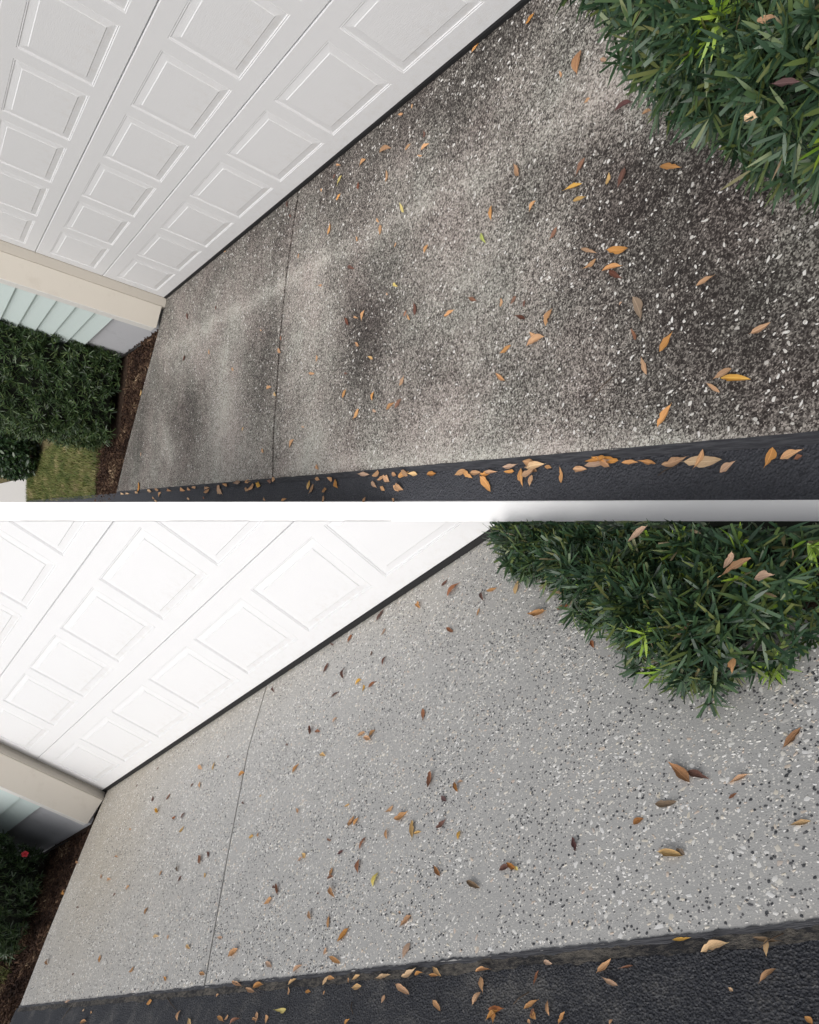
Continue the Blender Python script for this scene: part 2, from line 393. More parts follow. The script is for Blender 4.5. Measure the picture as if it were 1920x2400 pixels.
LEAVES_BUSH = [('B',-6.132,1.363,0.33,10,0.07,0.026,'t'),('B',-6.122,1.345,0.34,60,0.045,0.02,'t'),('B',-6.184,1.431,0.33,-20,0.04,0.028,'t'),('B',-5.895,1.064,0.33,20,0.06,0.03,'t'),('B',-6.077,1.596,0.28,80,0.04,0.018,'o'),('A',-5.717,1.048,0.62,-25,0.05,0.012,'t'),('A',-5.78,1.169,0.62,-20,0.055,0.013,'p'),('A',-5.71,1.184,0.6,-25,0.03,0.016,'l')]
LEAVES_A = [(-4.324,0.065,22.0,0.0431,0.0177,'os'),(-4.012,0.011,19.0,0.0468,0.0174,'os'),(-3.584,0.04,109.0,0.0208,0.0129,'os'),(-3.503,0.04,161.0,0.0479,0.0116,'os'),(-3.713,0.196,113.0,0.031,0.0192,'bs'),(-3.387,0.141,172.0,0.103,0.0212,'os'),(-3.587,0.198,-169.0,0.0447,0.0176,'os'),(-3.727,0.25,-177.0,0.0607,0.0182,'os'),(-3.7,0.274,160.0,0.0434,0.0074,'os'),(-3.182,0.117,-171.0,0.0585,0.0216,'os'),(-2.925,0.04,161.0,0.0568,0.0103,'os'),(-2.95,0.119,-143.0,0.0542,0.0222,'ys'),(-3.431,0.262,101.0,0.0513,0.0231,'os'),(-3.162,0.211,109.0,0.0374,0.0232,'bs'),(-2.751,0.1,124.0,0.0233,0.014,'os'),(-2.96,0.198,-159.0,0.0447,0.0213,'os'),(-3.595,0.445,129.0,0.0687,0.0166,'ys'),(-4.375,0.564,126.0,0.0665,0.0218,'os'),(-4.251,0.664,101.0,0.054,0.0216,'os'),(-4.485,0.714,46.0,0.0354,0.0202,'os'),(-4.222,0.745,130.0,0.0604,0.0155,'gs'),(-3.387,0.433,137.0,0.0402,0.0122,'os'),(-3.423,0.488,99.0,0.0467,0.0272,'os'),(-2.888,0.327,75.0,0.0547,0.0296,'os'),(-3.204,0.463,128.0,0.0345,0.0139,'os'),(-3.571,0.591,42.0,0.0206,0.0128,'os'),(-3.828,0.676,46.0,0.0366,0.0227,'os'),(-3.167,0.587,161.0,0.0831,0.0165,'bs'),(-2.525,0.361,80.0,0.0281,0.0174,'os'),(-2.313,0.028,110.0,0.04,0.0206,'bs'),(-2.376,0.11,140.0,0.0397,0.0118,'bs'),(-4.265,-0.009,7.0,0.024,0.0149,'os'),(-2.891,0.08,20.0,0.0336,0.0155,'bs'),(-4.611,0.323,89.0,0.0663,0.0411,'ns'),(-4.531,0.325,123.0,0.031,0.0101,'os'),(-4.679,0.463,-169.0,0.0249,0.0131,'os'),(-4.843,0.547,-179.0,0.0654,0.0156,'ps'),(-4.944,0.603,177.0,0.0348,0.0109,'os'),(-5.131,0.71,113.0,0.0437,0.0217,'ms'),(-4.727,0.369,147.0,0.0405,0.0135,'ts'),(-4.697,0.663,55.0,0.0509,0.0241,'rs'),(-4.677,0.717,175.0,0.0818,0.015,'ms'),(-4.716,0.765,174.0,0.0557,0.0147,'ms'),(-4.834,0.745,88.0,0.034,0.017,'ms'),(-4.889,0.761,73.0,0.0523,0.0242,'bs'),(-5.073,0.794,159.0,0.0823,0.0167,'os'),(-4.617,0.842,49.0,0.0425,0.0209,'rs'),(-4.8,0.946,156.0,0.0827,0.0122,'os'),(-4.933,0.98,168.0,0.0868,0.0226,'os'),(-4.819,0.992,-163.0,0.0537,0.0182,'os'),(-4.913,1.029,177.0,0.0789,0.0154,'os'),(-4.936,1.053,149.0,0.071,0.0161,'bs'),(-5.274,1.152,-165.0,0.0538,0.0157,'os'),(-5.055,1.18,122.0,0.0904,0.0313,'ks'),(-4.978,1.147,-140.0,0.012,0.0074,'ts'),(-5.056,1.254,126.0,0.0479,0.0113,'rs'),(-5.182,1.3,57.0,0.056,0.0262,'os'),(-5.118,1.357,121.0,0.0638,0.0171,'os'),(-5.479,1.317,-161.0,0.0528,0.0177,'os'),(-5.394,1.419,-159.0,0.0522,0.0197,'os'),(-5.438,1.439,170.0,0.0925,0.0192,'ms'),(-5.374,1.454,147.0,0.0569,0.0107,'os'),(-5.228,1.516,63.0,0.0692,0.028,'os'),(-4.66,1.124,71.0,0.054,0.0318,'os'),(-5.581,1.655,79.0,0.0497,0.0308,'oa'),(-5.636,1.651,-159.0,0.0552,0.0234,'oa'),(-5.658,1.66,-157.0,0.0217,0.0135,'ra'),(-5.465,1.675,37.0,0.0477,0.0246,'ta'),(-5.392,1.656,-180.0,0.1195,0.0322,'la'),(-5.373,1.649,71.0,0.0544,0.0205,'oa'),(-5.293,1.65,-167.0,0.0832,0.0262,'oa'),(-5.196,1.649,169.0,0.0702,0.014,'oa'),(-5.126,1.645,178.0,0.066,0.0139,'oa'),(-5.035,1.632,171.0,0.1168,0.0202,'oa'),(-5.002,1.642,-172.0,0.1031,0.0272,'ta'),(-5.027,1.639,149.0,0.071,0.0222,'oa'),(-4.996,1.631,-174.0,0.0854,0.0175,'oa'),(-4.921,1.656,177.0,0.0622,0.0217,'oa'),(-4.841,1.674,110.0,0.059,0.0197,'oa'),(-4.769,1.643,170.0,0.037,0.014,'oa'),(-3.497,1.618,176.0,0.1138,0.0217,'ta'),(-3.619,1.624,-168.0,0.0638,0.0296,'oa'),(-3.666,1.643,-168.0,0.0764,0.0202,'oa'),(-3.714,1.647,154.0,0.0738,0.0304,'oa'),(-3.778,1.629,163.0,0.0422,0.0193,'ta'),(-3.85,1.633,-167.0,0.0812,0.0283,'oa'),(-3.863,1.628,155.0,0.066,0.025,'oa'),(-3.931,1.635,174.0,0.0807,0.021,'ma'),(-4.077,1.64,-179.0,0.0658,0.0208,'oa'),(-4.27,1.642,-169.0,0.0734,0.0246,'oa'),(-4.319,1.65,155.0,0.0757,0.0227,'oa'),(-4.372,1.645,179.0,0.0664,0.0191,'oa'),(-4.437,1.652,-178.0,0.0681,0.019,'oa'),(-4.461,1.648,-180.0,0.075,0.0161,'oa'),(-4.45,1.695,141.0,0.098,0.032,'oa'),(-4.577,1.63,-175.0,0.0775,0.0186,'ta'),(-4.573,1.651,179.0,0.0573,0.0154,'oa'),(-4.64,1.672,110.0,0.0689,0.0275,'oa'),(-4.689,1.648,165.0,0.0722,0.0203,'oa'),(-4.691,1.686,-94.0,0.0402,0.0238,'oa'),(-4.686,1.623,173.0,0.078,0.0265,'oa'),(-4.707,1.636,-174.0,0.089,0.0308,'la'),(-4.683,1.658,-159.0,0.0648,0.0247,'oa'),(-3.6,1.674,155.0,0.0626,0.0223,'ta'),(-3.68,1.692,157.0,0.0509,0.0214,'oa'),(-3.8,1.696,150.0,0.0582,0.024,'oa'),(-3.827,1.689,159.0,0.077,0.0315,'oa'),(-3.002,1.626,170.0,0.0599,0.0208,'oa'),(-3.153,1.631,163.0,0.0654,0.0231,'oa'),(-3.214,1.656,130.0,0.0612,0.0356,'oa'),(-2.878,1.66,114.0,0.0446,0.0197,'ma'),(-2.903,1.652,83.0,0.0492,0.0259,'ma'),(-2.929,1.676,45.0,0.0696,0.0279,'oa'),(-3.089,1.689,-163.0,0.0544,0.025,'oa'),(-3.084,1.738,66.0,0.0406,0.0252,'oa'),(-3.526,1.745,56.0,0.0357,0.0213,'oa'),(-3.788,1.751,135.0,0.0295,0.0157,'oa'),(-2.57,1.733,-173.0,0.0736,0.0198,'oa'),(-2.405,1.611,-170.0,0.0468,0.0289,'oa'),(-2.84,0.589,171.0,0.0477,0.014,'os'),(-3.61,0.772,155.0,0.0483,0.0154,'ys'),(-3.544,0.793,150.0,0.0199,0.0091,'os'),(-3.72,0.914,55.0,0.0285,0.0177,'rs'),(-3.752,0.936,136.0,0.0444,0.0124,'os'),(-3.799,0.914,113.0,0.0626,0.0255,'bs'),(-4.061,0.985,-171.0,0.0649,0.02,'os'),(-3.182,0.843,135.0,0.0666,0.0205,'bs'),(-3.267,0.839,160.0,0.0469,0.0108,'os'),(-3.335,0.843,67.0,0.0473,0.0293,'os'),(-4.205,0.962,157.0,0.0626,0.0154,'rs'),(-4.388,1.015,100.0,0.0324,0.0154,'os'),(-4.459,1.023,41.0,0.035,0.0196,'rs'),(-4.52,1.047,96.0,0.026,0.0128,'bs'),(-4.515,1.095,157.0,0.0706,0.0131,'bs'),(-4.6,1.174,145.0,0.064,0.018,'os'),(-4.611,1.195,-168.0,0.0857,0.0268,'os'),(-4.454,1.193,-161.0,0.0578,0.021,'os'),(-4.446,1.291,149.0,0.07,0.0148,'os'),(-3.314,0.975,149.0,0.0515,0.016,'os'),(-3.459,1.063,158.0,0.0567,0.0141,'ms'),(-2.87,0.971,87.0,0.0368,0.0228,'os'),(-2.839,1.044,170.0,0.0744,0.0142,'os'),(-3.218,1.098,167.0,0.0388,0.0114,'bs'),(-3.761,1.211,55.0,0.0467,0.0283,'os'),(-3.224,1.199,48.0,0.0503,0.0268,'os'),(-3.516,1.247,78.0,0.0419,0.0232,'os'),(-3.369,1.315,43.0,0.063,0.0302,'os'),(-3.543,1.319,161.0,0.0411,0.0128,'ts'),(-3.683,1.314,-157.0,0.0676,0.0239,'os'),(-3.749,1.309,-143.0,0.0608,0.0272,'rs'),(-2.769,1.324,169.0,0.0429,0.0113,'ts'),(-2.636,1.407,43.0,0.0676,0.0311,'os'),(-2.997,1.559,141.0,0.0436,0.0219,'os'),(-2.369,0.77,119.0,0.0344,0.0199,'rs'),(-2.363,0.843,146.0,0.0535,0.0232,'os'),(-2.343,1.088,137.0,0.0391,0.0232,'ms'),(-1.184,0.349,69.0,0.0316,0.0196,'bs'),(-1.59,0.831,153.0,0.0478,0.0227,'os'),(-2.239,1.039,180.0,0.0724,0.022,'os'),(-1.081,0.633,122.0,0.044,0.0273,'os'),(-0.524,0.272,118.0,0.0597,0.028,'bs'),(-0.492,0.584,33.0,0.0661,0.0264,'bs'),(-2.048,0.667,157.0,0.0297,0.0109,'os'),(-2.216,1.423,149.0,0.0429,0.0241,'os'),(0.855,0.672,70.0,0.0624,0.0387,'ms'),(0.75,1.265,56.0,0.0436,0.027,'ts'),(-1.849,1.256,45.0,0.0337,0.0209,'ms'),(-1.299,0.006,160.0,0.0524,0.0127,'os'),(0.369,1.625,173.0,0.13,0.0268,'la'),(0.148,1.615,173.0,0.13,0.0256,'oa'),(0.091,1.659,33.0,0.0824,0.0401,'oa'),(-0.219,1.627,174.0,0.1187,0.0211,'oa'),(-0.586,1.631,172.0,0.13,0.0324,'oa'),(-0.75,1.629,168.0,0.0855,0.0217,'oa'),(-0.897,1.619,-180.0,0.0966,0.019,'oa'),(-1.186,1.632,-176.0,0.1058,0.0243,'oa'),(-1.207,1.653,-169.0,0.13,0.0278,'oa'),(-1.454,1.649,151.0,0.13,0.0623,'oa'),(-1.585,1.619,171.0,0.0984,0.0226,'oa'),(-1.818,1.611,-179.0,0.13,0.0284,'ta'),(-1.995,1.609,-177.0,0.1091,0.0234,'oa'),(-1.969,1.658,166.0,0.0748,0.0274,'oa'),(-2.056,1.647,-164.0,0.1067,0.0314,'oa'),(-2.186,1.633,166.0,0.0833,0.033,'ma'),(-2.352,1.62,168.0,0.0648,0.0245,'ra'),(0.299,1.686,168.0,0.0729,0.019,'oa'),(0.185,1.718,167.0,0.0822,0.019,'la'),(-0.752,1.708,172.0,0.0626,0.0174,'la'),(-1.108,1.703,159.0,0.0419,0.018,'ra'),(-2.279,1.724,142.0,0.037,0.0179,'oa'),(0.783,1.579,62.0,0.103,0.0639,'os'),(0.869,1.628,174.0,0.13,0.0244,'la'),(1.248,1.628,175.0,0.13,0.0253,'la'),(1.468,1.628,175.0,0.13,0.0223,'la')]
LEAVES_B = [(-4.66,0.147,-141.0,0.0437,0.0271,'bs'),(-4.732,0.24,-147.0,0.0872,0.0463,'rs'),(-4.951,0.425,105.0,0.0736,0.0182,'bs'),(-5.006,0.422,160.0,0.0641,0.0247,'os'),(-5.152,0.498,85.0,0.0815,0.0277,'ms'),(-5.281,0.737,156.0,0.0956,0.0316,'os'),(-4.473,0.19,121.0,0.0759,0.0263,'os'),(-4.388,-0.025,131.0,0.0399,0.0093,'bs'),(-4.125,0.055,55.0,0.076,0.04,'bs'),(-3.923,-0.016,173.0,0.0703,0.0436,'os'),(-4.014,-0.023,176.0,0.0476,0.0274,'bs'),(-3.811,-0.021,-175.0,0.0301,0.0187,'bs'),(-3.856,0.087,74.0,0.0608,0.0377,'rs'),(-4.208,0.233,55.0,0.0488,0.023,'ts'),(-4.773,0.541,132.0,0.0818,0.0172,'rs'),(-4.94,0.521,76.0,0.0445,0.0132,'os'),(-3.667,0.033,140.0,0.0726,0.0106,'bs'),(-4.285,0.476,72.0,0.0548,0.0193,'bs'),(-3.688,0.235,75.0,0.0741,0.0358,'bs'),(-3.913,0.386,107.0,0.0922,0.0218,'bs'),(-4.087,0.53,-159.0,0.0482,0.0299,'ms'),(-4.158,0.606,97.0,0.0506,0.0187,'ms'),(-4.225,0.61,-168.0,0.0555,0.0311,'rs'),(-3.877,0.522,-176.0,0.0623,0.0247,'bs'),(-3.169,-0.004,156.0,0.0715,0.017,'os'),(-3.047,0.11,126.0,0.0871,0.0186,'bs'),(-4.144,0.354,98.0,0.0372,0.0129,'bs'),(-3.96,0.728,27.0,0.0388,0.0239,'ts'),(-4.689,0.99,106.0,0.0732,0.022,'rs'),(-3.735,0.713,115.0,0.0827,0.0201,'bs'),(-3.81,0.745,157.0,0.0678,0.0204,'rs'),(-4.245,0.925,174.0,0.0605,0.0234,'os'),(-4.335,0.957,34.0,0.0495,0.0299,'os'),(-4.322,0.986,151.0,0.0722,0.0233,'os'),(-3.504,0.725,153.0,0.0393,0.014,'bs'),(-3.94,0.943,155.0,0.0688,0.0219,'ms'),(-3.697,0.946,50.0,0.0598,0.0371,'os'),(-5.392,0.668,115.0,0.0976,0.0256,'os'),(-5.402,0.772,166.0,0.0596,0.0246,'rs'),(-5.533,1.031,107.0,0.0457,0.0153,'rs'),(-6.085,1.626,43.0,0.0609,0.0207,'ns'),(-5.809,1.64,124.0,0.0956,0.028,'ns'),(-5.852,1.659,146.0,0.0695,0.0211,'bs'),(-5.951,1.699,-166.0,0.0459,0.0148,'ts'),(-2.254,0.474,148.0,0.13,0.0298,'os'),(-2.506,0.543,106.0,0.0742,0.0228,'ms'),(-2.698,0.533,123.0,0.0292,0.0181,'bs'),(-3.025,0.772,175.0,0.0771,0.0342,'os'),(-1.259,0.166,19.0,0.0383,0.0237,'bs'),(-0.879,0.221,101.0,0.035,0.0217,'bs'),(-2.244,0.622,44.0,0.0389,0.0241,'bs'),(-2.393,0.662,127.0,0.0813,0.0243,'os'),(-1.496,0.525,133.0,0.0788,0.0284,'bs'),(-1.848,0.605,72.0,0.0554,0.0343,'rs'),(-1.744,0.703,149.0,0.1063,0.0275,'ms'),(-2.156,0.864,169.0,0.0665,0.0254,'rs'),(-2.316,0.883,62.0,0.0486,0.0301,'bs'),(-2.398,1.006,38.0,0.0542,0.0336,'ms'),(-1.265,0.739,155.0,0.0669,0.0188,'os'),(-0.982,0.673,-160.0,0.0259,0.0161,'bs'),(-3.445,1.295,176.0,0.0508,0.0228,'ms'),(-3.513,1.3,124.0,0.0328,0.0164,'os'),(-3.198,1.025,150.0,0.0577,0.0118,'bs'),(-3.387,1.028,-171.0,0.0233,0.0144,'ms'),(-1.241,0.97,158.0,0.0817,0.018,'os'),(-1.085,1.113,139.0,0.0765,0.0189,'ts'),(-1.307,1.178,178.0,0.08,0.0307,'os'),(-1.81,1.323,-151.0,0.0463,0.0287,'os'),(-1.591,1.339,30.0,0.0375,0.0233,'bs'),(-2.877,1.315,133.0,0.0841,0.0301,'rs'),(-2.976,1.307,135.0,0.0693,0.0196,'bs'),(-2.586,1.318,134.0,0.0652,0.0198,'ks'),(-2.332,1.304,87.0,0.0378,0.0234,'os'),(-2.687,1.405,54.0,0.0423,0.0262,'bs'),(-3.033,1.442,136.0,0.0419,0.0186,'ms'),(-0.814,1.324,166.0,0.0608,0.0149,'bs'),(-2.351,1.558,94.0,0.0462,0.0286,'os'),(-2.664,1.748,174.0,0.0826,0.0216,'ms'),(-2.843,1.774,123.0,0.0337,0.0186,'ts'),(-3.149,1.853,160.0,0.0709,0.0182,'ms'),(-3.472,1.837,171.0,0.0614,0.0143,'ts'),(-3.668,1.927,-157.0,0.0733,0.0367,'os'),(-3.838,1.709,-162.0,0.06,0.0335,'os'),(-3.997,2.005,157.0,0.0689,0.0205,'ts'),(-0.698,1.748,153.0,0.0938,0.0258,'os'),(-1.871,1.813,135.0,0.0669,0.0302,'os'),(-2.5,1.926,-148.0,0.0491,0.0292,'os'),(-3.013,2.006,155.0,0.0527,0.0168,'os'),(-1.463,1.885,-180.0,0.0314,0.0153,'bs'),(-3.412,2.005,170.0,0.0649,0.0192,'os'),(-3.772,2.069,166.0,0.1036,0.0175,'oa'),(-3.915,2.103,167.0,0.0864,0.0181,'oa'),(-3.953,2.089,-171.0,0.0744,0.0227,'oa'),(-3.627,2.109,-164.0,0.0213,0.0132,'oa'),(-2.909,2.116,-163.0,0.0522,0.0309,'oa'),(-1.589,2.067,-175.0,0.0828,0.0184,'ta'),(-3.301,2.187,95.0,0.046,0.0285,'oa'),(-3.433,2.214,151.0,0.054,0.0232,'ma'),(-3.718,2.21,163.0,0.0726,0.0175,'oa'),(-3.766,2.206,-147.0,0.0281,0.0174,'oa'),(-3.845,2.219,-165.0,0.0708,0.017,'ra'),(-4.0,2.215,170.0,0.047,0.0097,'oa'),(-4.009,2.209,110.0,0.0445,0.0219,'ta'),(-4.083,2.218,110.0,0.036,0.0223,'oa'),(-2.052,2.2,-177.0,0.0998,0.0234,'oa'),(-1.951,2.128,-152.0,0.0241,0.0149,'la'),(-2.101,2.144,167.0,0.0368,0.0145,'oa'),(-0.166,1.106,156.0,0.13,0.0341,'os'),(-0.119,0.81,161.0,0.123,0.0204,'os'),(-3.853,1.244,134.0,0.0495,0.0159,'os'),(-4.283,1.33,-178.0,0.0392,0.0126,'ms'),(-4.35,1.425,-117.0,0.0495,0.0307,'os'),(-4.382,1.433,-126.0,0.0372,0.0231,'os'),(-4.346,1.423,-134.0,0.0276,0.0171,'os'),(-4.595,1.429,-162.0,0.0465,0.0238,'os'),(-4.682,1.481,-170.0,0.0774,0.032,'os'),(-4.758,1.555,104.0,0.0847,0.0256,'ms'),(-4.791,1.578,176.0,0.0417,0.0134,'ms'),(-4.609,1.541,106.0,0.0536,0.0157,'os'),(-4.917,1.573,-150.0,0.0511,0.0245,'bs'),(-5.013,1.638,80.0,0.0323,0.0177,'ms'),(-4.813,1.359,-89.0,0.0756,0.0264,'rs'),(-4.961,1.432,119.0,0.0552,0.0185,'ns'),(-4.983,1.419,177.0,0.0279,0.0126,'ts'),(-4.906,1.465,137.0,0.0454,0.0179,'ps'),(-4.208,1.48,150.0,0.0428,0.0118,'rs'),(-4.463,1.551,63.0,0.0572,0.0211,'rs'),(-4.321,1.563,-169.0,0.0371,0.0163,'ps'),(-4.468,1.651,102.0,0.0614,0.0259,'rs'),(-4.597,1.731,-104.0,0.0552,0.0272,'ys'),(-4.035,1.522,139.0,0.049,0.0224,'ms'),(-4.012,1.536,-154.0,0.0343,0.0191,'ts'),(-4.289,1.648,85.0,0.0417,0.0214,'os'),(-4.295,1.672,-180.0,0.0433,0.0167,'rs'),(-4.329,1.739,135.0,0.0732,0.0224,'os'),(-3.884,1.657,126.0,0.0745,0.0156,'rs'),(-3.847,1.64,158.0,0.0332,0.0121,'bs'),(-4.229,1.729,171.0,0.0181,0.0074,'bs'),(-4.935,1.758,131.0,0.0595,0.0164,'ns'),(-5.229,1.802,-173.0,0.0386,0.0197,'bs'),(-5.26,1.799,143.0,0.0482,0.0156,'ns'),(-5.28,1.81,134.0,0.0242,0.0116,'ys'),(-5.113,1.836,151.0,0.072,0.0171,'ks'),(-4.208,1.819,129.0,0.0505,0.0165,'os'),(-4.354,1.864,106.0,0.0533,0.0173,'os'),(-4.816,1.917,-146.0,0.057,0.0265,'ts'),(-4.773,1.881,148.0,0.0174,0.0083,'ts'),(-4.47,1.93,-139.0,0.0676,0.029,'os'),(-4.383,1.984,78.0,0.0299,0.0166,'ts'),(-4.454,2.02,159.0,0.0885,0.0179,'os'),(-4.842,2.018,64.0,0.0531,0.0281,'ts'),(-4.222,2.034,-156.0,0.0561,0.0187,'ts'),(-4.206,2.083,-159.0,0.0512,0.0176,'la'),(-4.191,2.117,116.0,0.0335,0.0149,'oa'),(-4.425,2.091,-129.0,0.0412,0.0188,'la'),(-4.459,2.087,177.0,0.0417,0.0168,'oa'),(-4.322,2.125,178.0,0.0363,0.0135,'oa'),(-4.423,2.132,-104.0,0.0152,0.0094,'oa'),(-4.599,2.09,-161.0,0.0414,0.016,'la'),(-4.562,2.098,114.0,0.0194,0.0087,'oa'),(-4.611,2.122,-177.0,0.0527,0.0214,'la'),(-4.738,2.098,-172.0,0.0506,0.0158,'la'),(-4.761,2.095,-173.0,0.0424,0.0119,'la'),(-4.76,2.167,-110.0,0.0257,0.016,'ta'),(-4.873,2.093,-160.0,0.0614,0.0219,'la'),(-4.914,2.097,-171.0,0.033,0.0138,'oa'),(-4.857,2.143,155.0,0.0818,0.0199,'oa'),(-4.984,2.106,173.0,0.0425,0.0111,'oa'),(-5.0,2.097,144.0,0.0526,0.0151,'la'),(-5.184,2.105,-177.0,0.0542,0.0129,'oa'),(-5.181,2.143,107.0,0.0462,0.0197,'oa'),(-5.167,2.179,-129.0,0.0426,0.0199,'oa'),(-5.016,2.196,140.0,0.0493,0.0162,'oa'),(-5.372,2.135,-110.0,0.0383,0.0091,'ra'),(-4.178,2.186,179.0,0.0829,0.021,'ya'),(-4.594,2.233,-144.0,0.0277,0.0141,'oa'),(-5.359,2.202,-155.0,0.0492,0.0142,'oa'),(-5.241,2.21,-179.0,0.0531,0.0178,'ra'),(-5.232,2.225,-149.0,0.0457,0.0166,'oa'),(-5.238,2.232,102.0,0.0344,0.0153,'oa'),(-5.371,2.228,124.0,0.0283,0.0175,'oa'),(-5.37,2.224,88.0,0.0232,0.0144,'ra'),(-5.361,2.245,128.0,0.0137,0.0085,'oa'),(-5.484,1.775,104.0,0.0494,0.0162,'ps'),(-5.767,1.719,172.0,0.0622,0.0211,'ks'),(-5.684,1.75,-163.0,0.0316,0.0196,'ns'),(-5.768,1.861,160.0,0.0683,0.0221,'ms'),(-5.796,1.862,135.0,0.0297,0.0167,'ks'),(-5.933,1.742,-154.0,0.0223,0.0096,'rs'),(-6.068,1.848,179.0,0.0424,0.014,'ls'),(-5.781,2.075,-179.0,0.0416,0.0094,'ma'),(-5.852,2.1,-166.0,0.0608,0.0224,'la'),(-5.965,2.094,166.0,0.0543,0.0108,'ka'),(-5.963,2.11,81.0,0.036,0.0108,'la'),(-5.955,2.164,-144.0,0.0422,0.0123,'oa'),(-5.578,2.118,-143.0,0.0473,0.0164,'oa'),(-5.638,2.126,-174.0,0.0381,0.0065,'ra'),(-5.593,2.157,153.0,0.0482,0.0121,'ta'),(-5.415,2.213,101.0,0.0372,0.0114,'oa'),(-5.457,2.237,-122.0,0.0335,0.0128,'oa'),(-5.594,2.248,-131.0,0.0127,0.0079,'oa'),(-6.018,2.251,130.0,0.018,0.0112,'oa'),(-5.878,2.188,136.0,0.012,0.0072,'la'),(-5.412,2.1,160.0,0.0303,0.0123,'ta')]
STAIN_LIFT_A = [(-3.382,0.952,-5.522,0.459,1.058,4.244,0.95),(-3.426,1.3,-4.846,-1.01,0.486,4.447,0.45),(-5.112,1.021,-2.903,-0.702,1.068,3.92,0.75),(-5.462,1.368,-4.354,-1.075,0.791,4.619,0.6),(-0.731,1.088,-2.62,0.811,0.426,3.034,1.1),(-2.013,0.933,-4.298,0.223,0.613,3.47,0.9),(-4.933,0.791,-5.155,-1.235,3.505,10.541,0.4),(-2.946,0.229,-4.404,-0.896,2.617,8.367,0.3),(-3.564,0.599,-8.051,-1.723,2.534,9.304,0.4),(-0.888,0.074,-1.904,-2.972,0.181,6.718,0.4),(-1.987,0.061,-2.148,-3.068,0.024,6.881,0.5),(-3.04,0.046,-2.712,-3.329,-0.046,7.563,0.55),(-3.692,0.044,-3.749,-4.08,-0.052,8.073,0.55),(-4.2,0.046,-5.017,-4.921,-0.078,9.333,0.6),(0.882,0.99,-2.569,1.986,0.183,1.275,0.55),(-4.091,0.317,-5.543,-1.249,4.346,11.354,0.35),(-5.287,1.503,-3.473,-0.844,1.512,13.847,0.3),(-4.619,1.282,-3.807,-0.881,1.749,11.375,0.25),(-3.932,1.141,-5.272,-1.153,1.028,6.322,0.3),(-4.493,0.74,-7.733,-1.789,3.672,12.05,0.3),(-0.14,0.801,-3.26,-0.48,0.607,4.775,0.3),(-2.7,1.268,-5.97,-1.162,0.7,6.988,0.25),(-2.357,0.691,-11.398,-0.166,0.283,1.267,0.25),(-2.163,0.653,-14.874,-0.065,0.273,1.224,0.25),(-0.649,0.433,-1.005,-1.532,0.294,24.327,-0.4),(-2.191,0.463,-1.666,-2.092,0.309,31.252,-0.45),(-3.373,0.482,-2.138,-2.185,0.636,31.821,-0.38),(-4.206,0.49,-3.107,-2.729,0.624,27.789,-0.3),(-4.629,0.46,-4.763,-3.813,0.479,13.335,-0.6),(-4.793,0.409,-10.058,-2.4,5.416,12.346,-0.4),(-1.439,1.201,-2.243,0.191,0.27,2.243,-0.6),(-0.467,1.389,-1.422,-0.216,0.258,4.77,-0.2),(-3.058,1.484,-2.882,-0.578,0.465,7.336,-0.5),(-2.673,0.708,-5.342,-1.049,0.61,2.966,-0.35),(-4.152,1.448,-2.102,-0.466,1.049,11.527,-0.25),(-3.678,1.563,-1.289,-0.482,0.281,35.319,-0.6),(-4.796,1.591,-2.412,-0.851,0.096,55.872,-0.6),(-5.378,1.595,-3.678,-1.255,0.027,58.936,-0.6),(-0.461,0.61,-1.49,-0.229,0.963,6.09,-0.3),(-4.296,0.889,-3.327,-0.755,1.362,5.497,-0.2),(-0.146,1.263,-6.811,-5.739,0.042,5.96,-0.5),(-1.207,0.876,-0.758,-0.127,0.206,1.516,-0.3),(-3.223,1.364,-1.059,-0.216,0.351,3.859,-0.15),(-4.626,0.861,-8.252,-1.925,3.461,12.337,-0.15),(-3.74,0.857,-4.957,-1.072,0.784,3.523,-0.2)]  # dirt stains, plus broad lightening on the far slab against the lower garage's shade
TINT_B = [(0.036,-0.467,-0.638,-1.056,0.047,2.214,1.1),(-0.942,-0.716,-0.904,-1.207,0.135,2.638,0.95),(-2.178,-0.535,-1.383,-1.516,0.133,3.699,0.95),(-3.124,-0.344,-1.646,-1.48,0.215,5.448,0.6),(-4.255,-0.261,-2.062,-1.295,0.177,5.453,0.6),(-0.11,0.271,-1.271,-1.482,0.417,1.607,0.8),(-0.752,1.221,-1.599,-0.552,0.362,1.504,0.6),(-4.111,-0.103,-1.579,-0.459,2.966,4.665,0.3),(-6.035,2.081,-20.943,1.578,1.124,82.512,0.6)]

def lerp_pts(pts):
    ys = [p[1] for p in pts]; xs = [p[0] for p in pts]
    return lambda y: float(np.interp(y, ys, xs))

SLAB = {}
def driveway(site, edge_y, joint, far, near_x, mat, blobs, label, wob):
    d = thing('driveway', site, (0, edge_y / 2, 0), label, 'driveway', kind='structure')
    J = lerp_pts(joint); Fr = lerp_pts(far)
    gap = .0115 if site == 'A' else .0065
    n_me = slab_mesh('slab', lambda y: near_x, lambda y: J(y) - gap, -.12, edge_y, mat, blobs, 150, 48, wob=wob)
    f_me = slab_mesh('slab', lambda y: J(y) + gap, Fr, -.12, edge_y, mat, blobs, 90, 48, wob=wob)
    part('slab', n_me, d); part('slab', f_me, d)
    b = MB(); ys = np.linspace(-.1, edge_y - .01, 24)
    for y0, y1 in zip(ys[:-1], ys[1:]):
        b.add([(J(y0) - gap, y0, -.016), (J(y0) + gap, y0, -.016), (J(y1) + gap, y1, -.016), (J(y1) - gap, y1, -.016)], [(0, 1, 2, 3)])
    part('joint_filler', b.mesh('joint_filler', 'joint_dark'), d)
    SLAB[site] = dict(root=d, J=J, F=Fr, near=near_x, edge=edge_y)
    return d

